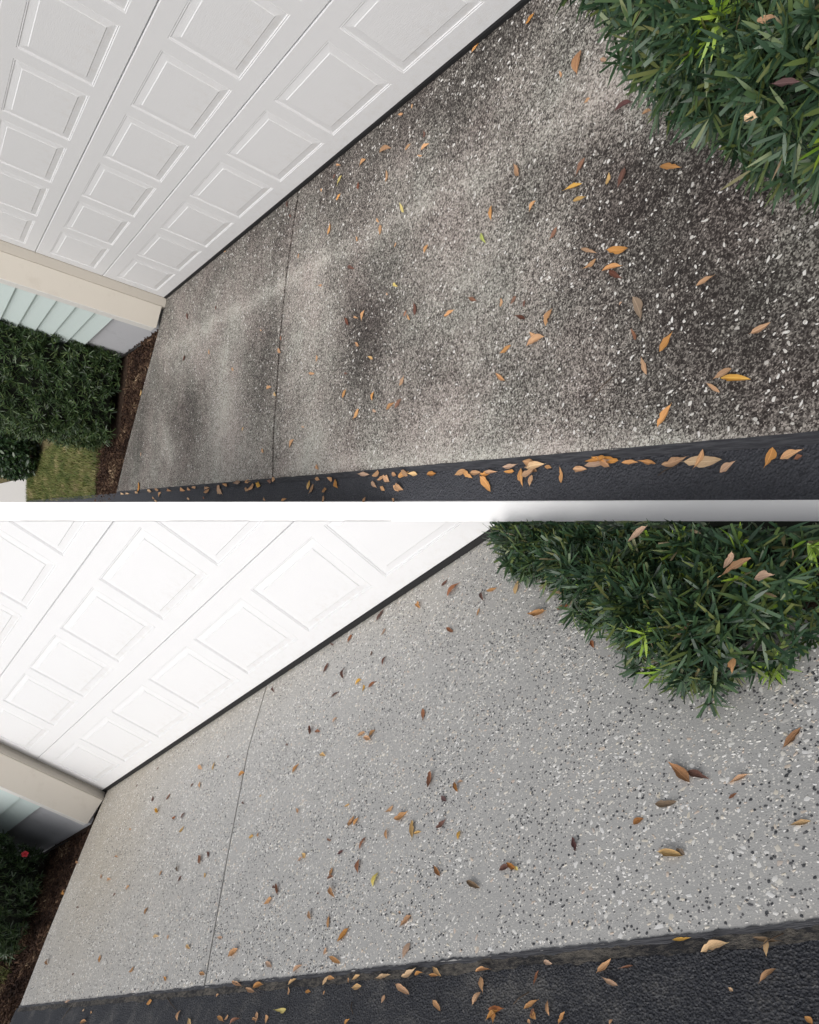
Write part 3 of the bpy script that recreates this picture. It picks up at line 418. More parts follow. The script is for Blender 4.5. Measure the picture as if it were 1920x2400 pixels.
DA = driveway('A', 1.60, [(-2.47, -.12), (-2.445, .03), (-2.372, .41), (-2.347, .74), (-2.359, 1.36), (-2.40, 1.61)],
              [(.30, -.12), (.313, .225), (.685, .567), (1.335, 1.177), (1.735, 1.60)], -8.2, 'stained_aggregate', STAIN_LIFT_A,
              'stained dark exposed aggregate driveway with orange leaves, above the added white coping', .004)
DB = driveway('B', 2.066, [(-2.87, -.12), (-2.893, .02), (-2.981, .583), (-3.241, 1.398), (-3.471, 2.06)],
              [(.10, -.12), (-.013, .439), (-.116, .831), (-.296, 1.49), (-.492, 2.066)], -8.2, 'clean_aggregate', TINT_B,
              'clean light grey exposed aggregate driveway with white chips, below the added white coping', .004)

# ---- aggregate pieces standing slightly proud of the slabs ----
def chip_template(k, irr, seed, dome=.35):
    r = np.random.default_rng(seed); a = np.linspace(0, 2 * np.pi, k, endpoint=False) + r.uniform(-.25, .25, k)
    rad = 1 + r.uniform(-irr, irr, k)
    base = np.stack([np.cos(a) * rad * .5, np.sin(a) * rad * .5, np.full(k, -.6)], 1)
    top = np.stack([np.cos(a) * rad * .40, np.sin(a) * rad * .40, 1 - dome + r.uniform(-.1, .1, k)], 1)
    ctr = np.array([[0, 0, 1.0]]); V = np.concatenate([base, top, ctr])
    F = []
    for i in range(k):
        j = (i + 1) % k
        F += [(i, j, k + j), (i, k + j, k + i), (k + i, k + j, 2 * k)]
    return V, np.array(F)

def scatter_chips(site, name, mat, n, smin, smax, power, elong, irr, height, minpx, seed, cluster=None, label_stuff='chips', maxkeep=14000):
    r = np.random.default_rng(seed); S = SLAB[site]
    x = r.uniform(-6.6, 1.6, n); y = r.uniform(.0, S['edge'] - .012, n)
    Jx = np.array([S['J'](q) for q in y]); Fx = np.array([S['F'](q) for q in y])
    ok = (x < Fx - .012) & (abs(x - Jx) > .012)
    u = r.random(n); s = (smin ** (1 - power) + u * (smax ** (1 - power) - smin ** (1 - power))) ** (1 / (1 - power))
    p = np.stack([x, y, np.zeros(n)], 1); px_, dep = proj(site, p)
    ok &= (px_[:, 0] > -40) & (px_[:, 0] < 1990) & (px_[:, 1] > -60) & (px_[:, 1] < 2450) & (dep > .2)
    size_px = s * F_PX / dep
    ok &= size_px > minpx
    if cluster:
        cl = np.array([mnoise.noise((a * cluster[0], b_ * cluster[0], seed * 1.3)) for a, b_ in zip(x, y)])
        ok &= (cl + cluster[1]) > r.uniform(-.5, .5, n)
    i = np.nonzero(ok)[0]; i = i[np.argsort(-size_px[i])][:maxkeep]
    T = [chip_template(6 if q % 2 else 7, irr, seed * 31 + q) for q in range(8)]
    th = r.uniform(0, 6.283, n); el = r.uniform(1.0, elong, n); wv = r.integers(0, 8, n); rv = r.random(n)
    mats = np.zeros((n, 4, 4)); c_, s_ = np.cos(th), np.sin(th)
    a = s * np.sqrt(el); b_ = s / np.sqrt(el); hh = np.minimum(height * (.5 + r.random(n)), s * .35)
    mats[:, 0, 0] = c_ * a; mats[:, 0, 1] = -s_ * b_; mats[:, 1, 0] = s_ * a; mats[:, 1, 1] = c_ * b_; mats[:, 2, 2] = hh
    mats[:, 0, 3] = x; mats[:, 1, 3] = y; mats[:, 2, 3] = -.0001; mats[:, 3, 3] = 1
    big, rest = i[:300], i[300:]
    tm = []
    for q, (tv, tf) in enumerate(T):
        me = raw_mesh(name, tv, tf, mat); tm.append(me)
    bs = S['root']['_b']; off = Matrix.Translation((-bs[0], -bs[1], -bs[2]))
    for q in big:
        ob = bpy.data.objects.new(name, tm[wv[q]]); C.objects.link(ob); ob.parent = S['root']; ob.matrix_basis = off @ Matrix(mats[q].tolist())
    VV, FF, RR = [], [], []; nb = 0
    for q in range(8):
        sel = rest[wv[rest] == q]
        if not len(sel): continue
        V, Fc = inst(T[q], mats[sel]); VV.append(V); FF.append(Fc + nb); nb += len(V); RR.append(np.repeat(rv[sel], len(T[q][1])))
    part(label_stuff, raw_mesh(label_stuff, np.concatenate(VV), np.concatenate(FF), mat, np.concatenate(RR)), S['root'], kind='stuff')

scatter_chips('A', 'chip', 'weathered_chip', 11500, .0046, .0150, 2.2, 2.2, .34, .0014, 3.0, 5, label_stuff='pale_chips', maxkeep=9000)
scatter_chips('B', 'chip', 'shell_chip', 62000, .0046, .0175, 2.2, 2.6, .36, .0009, 2.2, 6, cluster=(5, .22), label_stuff='pale_chips', maxkeep=32000)
scatter_chips('B', 'pebble', 'dark_pebble', 40000, .0048, .0100, 1.6, 1.45, .16, .0016, 2.2, 7, cluster=(4, .06), label_stuff='dark_pebbles', maxkeep=24000)

# ================= asphalt, its fillet against the slab, added coping =================
def line_at(L, x):
    (x0, y0), (x1, y1) = L; return y0 + (y1 - y0) * (x - x0) / (x1 - x0)
def strip(xs, y0f, y1f, z0f, z1f, n=2):
    b = MB(); R_ = []
    for x in xs:
        R_.append([(x, y0f(x) + (y1f(x) - y0f(x)) * k / (n - 1), z0f(x) + (z1f(x) - z0f(x)) * k / (n - 1)) for k in range(n)])
    for a, c_ in zip(R_[:-1], R_[1:]):
        for k in range(n - 1): b.add([a[k], c_[k], c_[k + 1], a[k + 1]], [(0, 1, 2, 3)])
    return b
ZA = -.012
b = strip(np.linspace(-8.5, 16, 60), lambda x: 1.615, lambda x: line_at(COPING_IN, x) + .004, lambda x: ZA, lambda x: ZA)
single('road', 'A', b.mesh('road', 'sealed_asphalt'), (0, 1.7, ZA), 'blue-black sealed asphalt strip along the stained driveway', 'road', kind='structure')
wv = lambda x, a, k, s: a * mnoise.noise((x * k, s, 0))
b = strip(np.linspace(-8.2, 1.74, 500), lambda x: 1.5995 + wv(x, .003, 11, 3), lambda x: 1.629 + wv(x, .004, 6, 9), lambda x: -.0005, lambda x: ZA + .002, 4)
single('asphalt_lip', 'A', b.mesh('asphalt_lip', 'asphalt_fillet', smooth=True), (0, 1.61, ZA), 'smooth dark asphalt lip sealing the stained driveway edge', 'road edge', kind='structure')
ZB = -.009
b = MB(); b.add([(-8.5, 2.075, ZB), (-.40, 2.075, ZB), (-.5, 3.6, ZB), (-8.5, 3.6, ZB)], [(0, 1, 2, 3)])
single('road', 'B', b.mesh('road', 'worn_asphalt'), (-3, 2.3, ZB), 'rough worn black asphalt along the clean driveway', 'road', kind='structure')
b = strip(np.linspace(-8.2, -.47, 900), lambda x: 2.063 + wv(x, .006, 9, 3) + wv(x, .005, 41, 7) + wv(x, .003, 130, 2), lambda x: 2.076 + wv(x, .008, 13, 5) + wv(x, .006, 53, 8), lambda x: .0012, lambda x: ZB + .004, 4)
single('asphalt_lip', 'B', b.mesh('asphalt_lip', 'asphalt_fillet', smooth=True), (-3, 2.07, ZB), 'ragged black asphalt lip along the clean driveway edge', 'road edge', kind='structure')
b = strip(np.linspace(-8.2, -.47, 900), lambda x: 2.070 + wv(x, .004, 15, 6), lambda x: 2.104 + wv(x, .012, 7, 5) + wv(x, .006, 33, 8), lambda x: ZB + .0045 + wv(x, .002, 30, 1), lambda x: ZB + .0012, 5)
single('worn_band', 'B', b.mesh('worn_band', 'torn_fillet', smooth=True), (-3, 2.09, ZB), 'worn brown-grey crumbling band between the lip and the rough asphalt', 'road edge', kind='structure')

# added white coping, shaped to catch light as the dividing strip, and its wall
w = thing('added_wall', 'A', (0, 1.72, -.3), 'added white wall with splayed coping dividing the two driveways', 'wall')
b = MB(); xs = [-8.5, -2, 4, 10, 16]
for x0, x1 in zip(xs[:-1], xs[1:]):
    i0, i1 = line_at(COPING_IN, x0), line_at(COPING_IN, x1)
    (o0, p0), (o1, p1) = [(line_at([q[:2] for q in COPING_OUT], x), line_at([(q[0], q[2]) for q in COPING_OUT], x)) for x in (x0, x1)]
    b.add([(x0, i0, -.005), (x1, i1, -.005), (x1, o1, p1), (x0, o0, p0), (x0, i0 - .03, -.03), (x1, i1 - .03, -.03), (x1, o1 - .02, p1 - .01), (x0, o0 - .02, p0 - .01)],
          [(0, 1, 2, 3), (7, 6, 5, 4), (3, 2, 6, 7), (1, 0, 4, 5)] + ([(0, 3, 7, 4)] if x0 == xs[0] else []) + ([(2, 1, 5, 6)] if x1 == xs[-1] else []))
me = b.mesh('coping', 'coping_white'); part('coping', me, w)
b = MB(); b.prism([(-8.5, 1.50), (16, 1.50), (16, 1.58), (-8.5, 1.58)], -.9, -.04)
part('wall', b.mesh('wall', 'coping_white'), w)

# ================= garage doors =================
def panel_mesh(Pw, Ph, du, dz, kd, mat):
    """raised panel, origin at its far lower corner; x from -Pw..0 (towards the near end), z 0..Ph"""
    rings = [(0, 0), (.05, -.0045), (.11, -.0045), (.15, -.0022), (.20, -.0075), (.28, -.0085), (.93, -.0030), (1.0, .0018)]
    b = MB(); R_ = []
    for fr, d in rings:
        a, c_ = fr * du, fr * dz
        R_.append([(-Pw + a, d * kd, c_), (-a, d * kd, c_), (-a, d * kd, Ph - c_), (-Pw + a, d * kd, Ph - c_)])
    for p, q in zip(R_[:-1], R_[1:]):
        for k in range(4):
            k2 = (k + 1) % 4; b.add([p[k], p[k2], q[k2], q[k]], [(0, 1, 2, 3)])
    b.add(R_[-1], [(0, 1, 2, 3)])
    return b

def garage_door(site, w_, vb, vt, du, dz, kd, nsec, label, zb):
    P, H = SITE[site]['P'], SITE[site]['H']; off = .06 if site == 'A' else .07
    cut = site == 'B'
    x_far = .205 * P if site == 'A' else .19 * P; x_near = -(7 + w_ + .2) * P
    d = thing('garage_door', site, ((x_far + x_near) / 2, -.02, zb), label, 'garage door')
    bs = d['_b']; pm = panel_mesh(w_ * P, (vt - vb) * H, du, dz, kd, None)
    shared = pm.mesh('panel', 'door_white')
    for s in range(nsec):
        z0 = (s + off) * H; z1 = z0 + H - .0045
        if s == 0: z0 = zb
        b = MB(); c = .0035
        zl, zh = (s + off + vb) * H, (s + off + vt) * H
        cols = [(-(j + w_) * P, -j * P) for j in range(8)]
        # rails and stiles (front face y=0), with chamfered horizontal edges
        b.add([(x_near, 0, z0 + c), (x_far, 0, z0 + c), (x_far, 0, zl), (x_near, 0, zl)], [(0, 1, 2, 3)][::1])
        b.add([(x_near, 0, zh), (x_far, 0, zh), (x_far, 0, z1 - c), (x_near, 0, z1 - c)], [(0, 1, 2, 3)])
        xs = [x_far] + [q for a, e in cols for q in (e, a)] + [x_near]
        for k in range(0, len(xs), 2):
            b.add([(xs[k + 1], 0, zl), (xs[k], 0, zl), (xs[k], 0, zh), (xs[k + 1], 0, zh)], [(0, 1, 2, 3)])
        b.add([(x_near, -c, z0), (x_far, -c, z0), (x_far, 0, z0 + c), (x_near, 0, z0 + c)], [(0, 1, 2, 3)])
        b.add([(x_near, 0, z1 - c), (x_far, 0, z1 - c), (x_far, -c, z1), (x_near, -c, z1)], [(0, 1, 2, 3)])
        b.add([(x_near, -.045, z0), (x_far, -.045, z0), (x_far, -c, z0), (x_near, -c, z0)], [(0, 1, 2, 3)])
        b.add([(x_near, -c, z1), (x_far, -c, z1), (x_far, -.045, z1), (x_near, -.045, z1)], [(0, 1, 2, 3)])
        b.add([(x_near, -.045, z0), (x_near, -.045, z1), (x_far, -.045, z1), (x_far, -.045, z0)], [(0, 1, 2, 3)])
        for xe in (x_near, x_far):
            b.add([(xe, -.045, z0), (xe, -c, z0), (xe, 0, z0 + c), (xe, 0, z1 - c), (xe, -c, z1), (xe, -.045, z1)], [(0, 1, 2, 3, 4, 5)])
        if s: b.box(x_near, x_far, -.035, -.014, z0 - .010, z0 + .003)     # tongue behind the seam
        so = part('section', b.mesh('section', 'door_white', cut=cut), d)
        if so is None: continue
        for j in range(8):
            corner = np.array([[-j * P, 0, zl], [-(j + w_) * P, 0, zl], [-j * P, 0, zh], [-(j + w_) * P, 0, zh]])
            if cut:
                k = above_cut(corner)
                if (k < 0).all(): continue
                if (k < .002).any():
                    q = MB(); q.add([(v[0] - j * P, v[1], v[2] + zl) for v in pm.v], pm.f)
                    me = q.mesh('panel', 'door_white', cut=True)
                    if me is None: continue
                    ob = bpy.data.objects.new('panel', me); C.objects.link(ob); ob.parent = so; continue
            ob = bpy.data.objects.new('panel', shared); C.objects.link(ob); ob.parent = so; ob.location = (-j * P, 0, zl)
    b = MB(); ring = [(-.030, .0005), (.003, .0005), (.006, .006), (.004, zb - .003), (-.002, zb + .002), (-.030, zb + .002)]
    for k in range(6):
        k2 = (k + 1) % 6
        b.add([(x_near, ring[k][0], ring[k][1]), (x_near, ring[k2][0], ring[k2][1]), (x_far, ring[k2][0], ring[k2][1]), (x_far, ring[k][0], ring[k][1])], [(0, 1, 2, 3)])
    part('bottom_seal', b.mesh('bottom_seal', 'seal_black', cut=cut), d)
    return d, x_far, x_near

dA, xfA, xnA = garage_door('A', .8513, .1634, .8221, .055, .043, .5, 4, 'white raised panel garage door beside the stained driveway', .0215)
dB, xfB, xnB = garage_door('B', .8524, .1579, .8183, .065, .052, .95, 3, 'white raised panel garage door beside the clean driveway', .036)

# ================= garage walls =================
def garage_wall(site, stop, z_board, face, trim_x, ny, z_found, lap, nlap, x_end, label, zt, near_x):
    cut = site == 'B'
    g_ = thing('garage', site, (stop[0][0], .1, 0), label, 'garage')
    def P_(name, b, mat, bevel=0): return part(name, b.mesh(name, mat, bevel=bevel, cut=cut), g_)
    b = MB(); b.prism(stop, .001, zt); P_('door_stop', b, 'stop_tan', .003)
    (xa, ya), (xb, yb) = face       # jamb board from the stop to the wall corner
    nx_, ny_ = (yb - ya), -(xb - xa); l = math.hypot(nx_, ny_); nx_, ny_ = nx_ / l * .03, ny_ / l * .03
    b = MB(); b.prism([(xa, ya), (xb, yb), (xb + nx_, yb + ny_), (xa + nx_, ya + ny_)], z_board, zt); P_('jamb_board', b, 'jamb_tan', .002)
    b = MB(); b.prism([(xb + .0, yb - .035), (xb, yb + .004), (trim_x, yb + .004), (trim_x, yb - .035)], z_board + .012, zt); P_('corner_trim', b, 'trim_white', .003)
    b = MB(); b.prism([(xb + .02, ny - .09), (xb + .02, ny - .02), (x_end, ny - .02), (x_end, ny - .09)], -.12, z_found - .004); P_('foundation', b, 'foundation_grey', .003)
    for k in range(nlap):
        z0 = z_found + k * lap
        b = MB(); b.add([(trim_x - .004, ny + .012, z0), (x_end, ny + .012, z0), (x_end, ny - .016, z0), (trim_x - .004, ny - .016, z0),
                         (trim_x - .004, ny - .011, z0 + lap + .02), (x_end, ny - .011, z0 + lap + .02), (x_end, ny - .022, z0 + lap + .02), (trim_x - .004, ny - .022, z0 + lap + .02)],
                        [(0, 1, 5, 4), (2, 3, 7, 6), (1, 0, 3, 2), (4, 5, 6, 7), (1, 2, 6, 5), (0, 4, 7, 3)])
        P_('siding_board', b, 'siding_teal')
    b = MB(); b.box(trim_x - .02, x_end, ny - .20, ny - .095, -.1, zt - .01); P_('wall_core', b, 'foundation_grey')
    # near jamb, behind the bush
    b = MB(); b.box(near_x - .16, near_x - .006, -.06, .06, .0015, zt); P_('jamb_board', b, 'jamb_tan', .003)
    return g_
garage_wall('A', [(.127, -.05), (.088, .008), (.118, .066), (.20, .066), (.20, -.05)], .03, [(.122, .070), (.275, .215)], .395, .205, .372, .1495, 8, 3.4,
            'garage corner with tan jamb and pale teal siding, by the stained driveway', 1.75, xnA)
GB = garage_wall('B', [(.137, -.05), (.115, .015), (.039, .113), (.13, .113), (.20, -.05)], .006, [(.048, .118), (.183, .349)], .25, .345, .447, .188, 4, 3.0,
            'garage corner with tan jamb and pale teal siding, by the clean driveway', 1.22, xnB)
# added white board on the lower garage's sloping head, hiding the shaded coping
b = MB(); bf = [(x, -.004, z) for x, z in ADDED_BOARD]; bb = [(x, -.06, z) for x, z in ADDED_BOARD_BACK]
b.add(bf + bb, [(0, 1, 2, 3), (7, 6, 5, 4), (0, 4, 5, 1), (1, 5, 6, 2), (2, 6, 7, 3), (3, 7, 4, 0)])
_me = b.mesh('added_board', 'coping_white')
_bm = bmesh.new(); _bm.from_mesh(_me); bmesh.ops.recalc_face_normals(_bm, faces=_bm.faces); _bm.to_mesh(_me); _bm.free()
part('added_board', _me, GB)
# header wall over door A is out of view; a dark garage interior lies behind each door

# ================= planting =================
def leaf_template(width_prof, bend, fold=.08):
    ts = np.linspace(0, 1, len(width_prof)); V = []
    for t_, w_ in zip(ts, width_prof):
        V += [(t_, -w_ / 2, bend * t_ * t_), (t_, w_ / 2, bend * t_ * t_)]
    F = [(2 * i, 2 * i + 2, 2 * i + 3, 2 * i + 1) for i in range(len(ts) - 1)]
    return np.array(V), np.array(F)
STRAP = [leaf_template([.45, 1, .92, .12], b_) for b_ in (-.10, .06, -.25)]
CUTLEAF = leaf_template([.45, 1, 1, .9], -.08)
BROAD = [leaf_template([.15, .85, 1, .7, .08], b_) for b_ in (-.12, .1)]

def shoots_on(poly, z0, z1, n, depth, r, top=True, lump=.05, faces=None, seed=0):
    """points and outward axes on the walls and top of a clipped hedge with this footprint"""
    poly = np.array(poly); ctr = poly.mean(0); nx = np.roll(poly, -1, 0); L = np.linalg.norm(nx - poly, axis=1)
    wl_ = L * (z1 - z0) * (1 if faces is None else np.array(faces)); area_top = .5 * abs(np.sum(poly[:, 0] * nx[:, 1] - nx[:, 0] * poly[:, 1]))
    ws = np.append(wl_, area_top if top else 0); ws = ws / ws.sum()
    k = r.choice(len(ws), n, p=ws); P, A = np.zeros((n, 3)), np.zeros((n, 3))
    sgn = 1 if np.sum(poly[:, 0] * nx[:, 1] - nx[:, 0] * poly[:, 1]) > 0 else -1
    for i in range(n):
        if k[i] < len(poly):
            a, b_ = poly[k[i]], nx[k[i]]; t_ = r.random(); q = a + (b_ - a) * t_; d = (b_ - a) / L[k[i]]
            out = np.array([d[1], -d[0]]) * sgn; z = z0 + (z1 - z0) * r.random()
            q = q + out * (-depth * r.random() ** 1.6)
            f = max(0, (z - z0) / (z1 - z0) - .8) / .2
            q = q - out * .06 * f * f
            P[i] = (*q, z); A[i] = (out[0], out[1], .35 + .5 * f)
        else:
            while True:
                w_ = r.dirichlet(np.ones(len(poly))); q = (poly * w_[:, None]).sum(0)
                m_ = r.integers(0, len(poly)); q = q + (poly[m_] - q) * r.random() * .85
                break
            P[i] = (*q, z1 - depth * r.random() ** 1.6); A[i] = (r.normal(0, .4), r.normal(0, .4), 1)
        nn = mnoise.noise((P[i][0] * 7 + seed, P[i][1] * 7, P[i][2] * 7))
        A[i] /= np.linalg.norm(A[i]); P[i] += A[i] * lump * nn
    return P, A

def whorls(P, A, per, L0, W0, r, spread=(.55, 1.4), jitter=.45):
    """leaf matrices: straps radiating from each shoot"""
    n = len(P); m = n * per
    ax = np.repeat(A + r.normal(0, jitter, A.shape), per, 0) + r.normal(0, .12, (m, 3)); ax /= np.linalg.norm(ax, axis=1)[:, None]
    o = np.repeat(P, per, 0) - ax * (r.random((m, 1)) ** 2 * .03)
    ref = np.where(abs(ax[:, 2:3]) < .9, np.array([[0, 0, 1.0]]), np.array([[1.0, 0, 0]]))
    e1 = np.cross(ax, ref); e1 /= np.linalg.norm(e1, axis=1)[:, None]; e2 = np.cross(ax, e1)
    ph = np.tile(np.arange(per) * 2.399, n) + np.repeat(r.random(n) * 6.28, per) + r.normal(0, .25, m)
    sp = r.uniform(*spread, m)
    d = ax * np.cos(sp)[:, None] + (e1 * np.cos(ph)[:, None] + e2 * np.sin(ph)[:, None]) * np.sin(sp)[:, None]
    s = np.cross(ax, d); s /= np.linalg.norm(s, axis=1)[:, None] + 1e-9; nr = np.cross(d, s)
    tw = r.normal(0, .35, m)[:, None]; s2 = s * np.cos(tw) + nr * np.sin(tw); nr = np.cross(d, s2)
    L = L0 * r.uniform(.65, 1.2, m) * np.repeat(r.uniform(.8, 1.15, n), per); Wd = W0 * r.uniform(.8, 1.2, m)
    Mx = np.zeros((m, 4, 4)); Mx[:, :3, 0] = d * L[:, None]; Mx[:, :3, 1] = s2 * Wd[:, None]; Mx[:, :3, 2] = nr * L[:, None]; Mx[:, :3, 3] = o; Mx[:, 3, 3] = 1
    return Mx

def hedge(name, site, poly, z0, z1, n, per, L0, W0, mat, label, seed, nparts=300, lump=.05, depth=.11, new=0, row_min=None, core=.10, stems=8, group=None, z_base=0, faces=None, top=True):
    r = np.random.default_rng(seed); ctr = np.mean(np.array(poly), 0)
    h = thing(name, site, (float(ctr[0]), float(ctr[1]), z_base), label, 'shrub', group)
    P, A = shoots_on(poly, z0, z1, n, depth, r, lump=lump, seed=seed, faces=faces, top=top)
    Mx = whorls(P, A, per, L0, W0, r)
    kind = r.integers(0, 4, len(Mx))
    tips = Mx[:, :3, 3] + Mx[:, :3, 0]
    keep = np.ones(len(Mx), bool)
    keep &= (tips[:, 2] > z_base + .005) & (Mx[:, 2, 3] > z_base + .005)
    if row_min is not None:
        keep &= (proj(site, tips)[0][:, 1] > row_min) & (proj(site, Mx[:, :3, 3])[0][:, 1] > row_min)
    mid = Mx[:, :3, 3] + Mx[:, :3, 0] * .5
    px_, dep = proj(site, mid)
    vis = (px_[:, 0] > 0) & (px_[:, 0] < 1920) & (px_[:, 1] > 0) & (px_[:, 1] < 2400) & keep
    cl = np.array(CAMLOC[site][:3]); face = np.linalg.norm(mid - cl, axis=1)
    idx = np.nonzero(vis)[0]; parts = idx[np.argsort(face[idx])][:nparts * 3]
    parts = r.permutation(parts)[:nparts]
    isnew = np.zeros(len(Mx), bool)
    if new:
        vs_ = np.nonzero(vis)[0]; vs_ = vs_[np.argsort(face[vs_])][:int(len(vs_) * .45)]; sh = r.permutation(np.unique(vs_ // per))[:new * 2]
        for q in sh: isnew[q * per:(q + 1) * per] = True
    rest = keep.copy(); rest[parts] = False
    T = STRAP + [CUTLEAF]; bs = h['_b']; off = Matrix.Translation((-bs[0], -bs[1], -bs[2]))
    tm = {}
    for q in range(4):
        for mm in (mat, 'new_growth'): tm[q, mm] = raw_mesh('leaf', T[q][0], T[q][1], mm)
    for q in parts:
        ob = bpy.data.objects.new('leaf', tm[kind[q], 'new_growth' if isnew[q] else mat]); C.objects.link(ob); ob.parent = h; ob.matrix_basis = off @ Matrix(Mx[q].tolist())
    rv = np.clip(.75 * r.random(len(Mx)) + .25 * np.repeat(r.random(n), per), 0, 1); rv = np.where(r.random(len(Mx)) < .04, .93 + .07 * r.random(len(Mx)), rv)
    for mm, selm in ((mat, rest & ~isnew), ('new_growth', rest & isnew)):
        VV, FF, RR = [], [], []; nb = 0
        for q in range(4):
            sel = np.nonzero(selm & (kind == q))[0]
            if not len(sel): continue
            V, Fc = inst(T[q], Mx[sel]); VV.append(V); FF.append(Fc + nb); nb += len(V); RR.append(np.repeat(rv[sel], len(T[q][1])))
        if VV: part('foliage', raw_mesh('foliage', np.concatenate(VV), np.concatenate(FF), mm, np.concatenate(RR)), h, kind='stuff')
    # woody inside: stems and a dense twiggy core
    b = MB()
    for q in range(stems):
        k = (r.choice(parts) // per) if len(parts) else 0; t_ = Vector(P[k] - A[k] * .06); bx = Vector((ctr[0] + r.normal(0, .08), ctr[1] + r.normal(0, .08), z_base - .02))
        md = bx.lerp(t_, .5) + Vector((0, 0, .02)); b.tube([bx, md, t_], [.014, .009, .003], 5)
    part('branches', b.mesh('branches', 'bark', smooth=True), h)
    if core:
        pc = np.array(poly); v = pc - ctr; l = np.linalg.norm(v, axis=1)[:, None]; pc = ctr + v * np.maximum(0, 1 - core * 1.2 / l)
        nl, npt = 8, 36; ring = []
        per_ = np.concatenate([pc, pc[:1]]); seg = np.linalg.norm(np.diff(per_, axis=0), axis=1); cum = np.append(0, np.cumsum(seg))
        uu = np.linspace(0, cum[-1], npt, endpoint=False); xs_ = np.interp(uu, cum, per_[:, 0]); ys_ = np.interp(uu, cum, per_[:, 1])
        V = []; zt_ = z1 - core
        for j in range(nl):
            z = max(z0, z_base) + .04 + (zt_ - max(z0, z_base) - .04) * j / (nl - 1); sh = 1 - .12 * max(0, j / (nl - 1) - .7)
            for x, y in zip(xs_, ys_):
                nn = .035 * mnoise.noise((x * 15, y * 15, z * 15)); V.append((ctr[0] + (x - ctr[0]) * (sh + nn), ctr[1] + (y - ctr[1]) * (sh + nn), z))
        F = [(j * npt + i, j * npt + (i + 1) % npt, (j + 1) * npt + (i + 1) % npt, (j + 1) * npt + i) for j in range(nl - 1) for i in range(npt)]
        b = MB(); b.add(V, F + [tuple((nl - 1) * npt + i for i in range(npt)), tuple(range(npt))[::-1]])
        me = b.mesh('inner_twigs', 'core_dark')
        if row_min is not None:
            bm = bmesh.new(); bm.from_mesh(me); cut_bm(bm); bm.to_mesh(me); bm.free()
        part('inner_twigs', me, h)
    return h

# near bushes, leaning over each driveway
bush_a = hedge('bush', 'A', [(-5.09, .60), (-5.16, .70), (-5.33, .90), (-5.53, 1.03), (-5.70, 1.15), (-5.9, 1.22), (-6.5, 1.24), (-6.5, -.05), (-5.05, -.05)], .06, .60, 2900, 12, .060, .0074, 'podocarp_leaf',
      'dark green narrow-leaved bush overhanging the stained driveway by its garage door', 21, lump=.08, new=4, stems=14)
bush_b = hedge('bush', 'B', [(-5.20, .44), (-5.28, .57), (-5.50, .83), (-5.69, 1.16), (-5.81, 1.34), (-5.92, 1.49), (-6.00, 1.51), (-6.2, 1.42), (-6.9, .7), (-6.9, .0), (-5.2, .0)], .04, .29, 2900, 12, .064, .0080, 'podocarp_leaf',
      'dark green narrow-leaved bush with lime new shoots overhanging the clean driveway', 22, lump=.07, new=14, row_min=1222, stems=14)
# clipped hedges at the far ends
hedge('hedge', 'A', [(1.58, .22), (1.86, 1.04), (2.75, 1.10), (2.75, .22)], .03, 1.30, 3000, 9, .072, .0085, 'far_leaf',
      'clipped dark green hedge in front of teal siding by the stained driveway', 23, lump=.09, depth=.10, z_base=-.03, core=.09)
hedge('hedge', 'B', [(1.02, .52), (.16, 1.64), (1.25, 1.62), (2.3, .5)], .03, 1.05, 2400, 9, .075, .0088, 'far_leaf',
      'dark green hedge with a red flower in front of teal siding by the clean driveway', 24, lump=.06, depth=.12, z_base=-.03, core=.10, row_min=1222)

def round_shrub(site, c_, rad, n, label, seed):
    r = np.random.default_rng(seed); h = thing('shrub', site, (c_[0], c_[1], -.03), label, 'shrub')
    d = r.normal(size=(n, 3)); d /= np.linalg.norm(d, axis=1)[:, None]
    P = np.array(c_) + d * np.array(rad) * (1 - .18 * r.random((n, 1)))
    Mx = whorls(P, d, 6, .085, .04, r, (.4, 1.3)); Mx = Mx[Mx[:, 2, 3] > 0]; k = r.integers(0, 2, len(Mx)); rv = r.random(len(Mx))
    VV, FF, RR = [], [], []; nb = 0
    for q in range(2):
        V, Fc = inst(BROAD[q], Mx[k == q]); VV.append(V); FF.append(Fc + nb); nb += len(V); RR.append(np.repeat(rv[k == q], len(BROAD[q][1])))
    part('foliage', raw_mesh('foliage', np.concatenate(VV), np.concatenate(FF), 'broad_leaf', np.concatenate(RR)), h, kind='stuff')
    b = MB()
    for q in range(6):
        t_ = Vector(P[r.integers(0, n)]); b0 = Vector((c_[0], c_[1], -.05)); b.tube([b0, b0.lerp(t_, .5) + Vector((0, 0, .1)), t_], [.03, .02, .006], 5)
    part('branches', b.mesh('branches', 'bark', smooth=True), h)
round_shrub('A', (8.2, .86, .33), (1.15, .42, .42), 1500, 'dark broad-leaved shrub behind the clipped hedge, beside pale paving', 31)

# ================= beds, mulch, grass =================
def flat(site, name, poly, z, mat, label, cat):
    b = MB(); b.add([(x, y, z) for x, y in poly], [tuple(range(len(poly)))])
    if sum(poly[i][0] * poly[(i + 1) % len(poly)][1] - poly[(i + 1) % len(poly)][0] * poly[i][1] for i in range(len(poly))) < 0: b.f = [f[::-1] for f in b.f]
    c_ = np.mean(poly, 0)
    return single(name, site, b.mesh(name, mat), (float(c_[0]), float(c_[1]), z), label, cat, kind='structure')
flat('A', 'planting_bed', [(.30, -.3), (.31, .23), (.69, .57), (1.34, 1.18), (1.78, 1.64), (2.9, 1.66), (2.9, -.3)], -.03, 'soil', 'dark soil bed under mulch between hedge and stained driveway', 'bed')
flat('A', 'lawn', [(2.9, -.3), (2.9, 1.66), (9.2, 1.655), (16, 1.62), (16, -6), (2.9, -6)], -.031, 'dry_turf', 'thin patchy lawn beyond the clipped hedge', 'lawn')
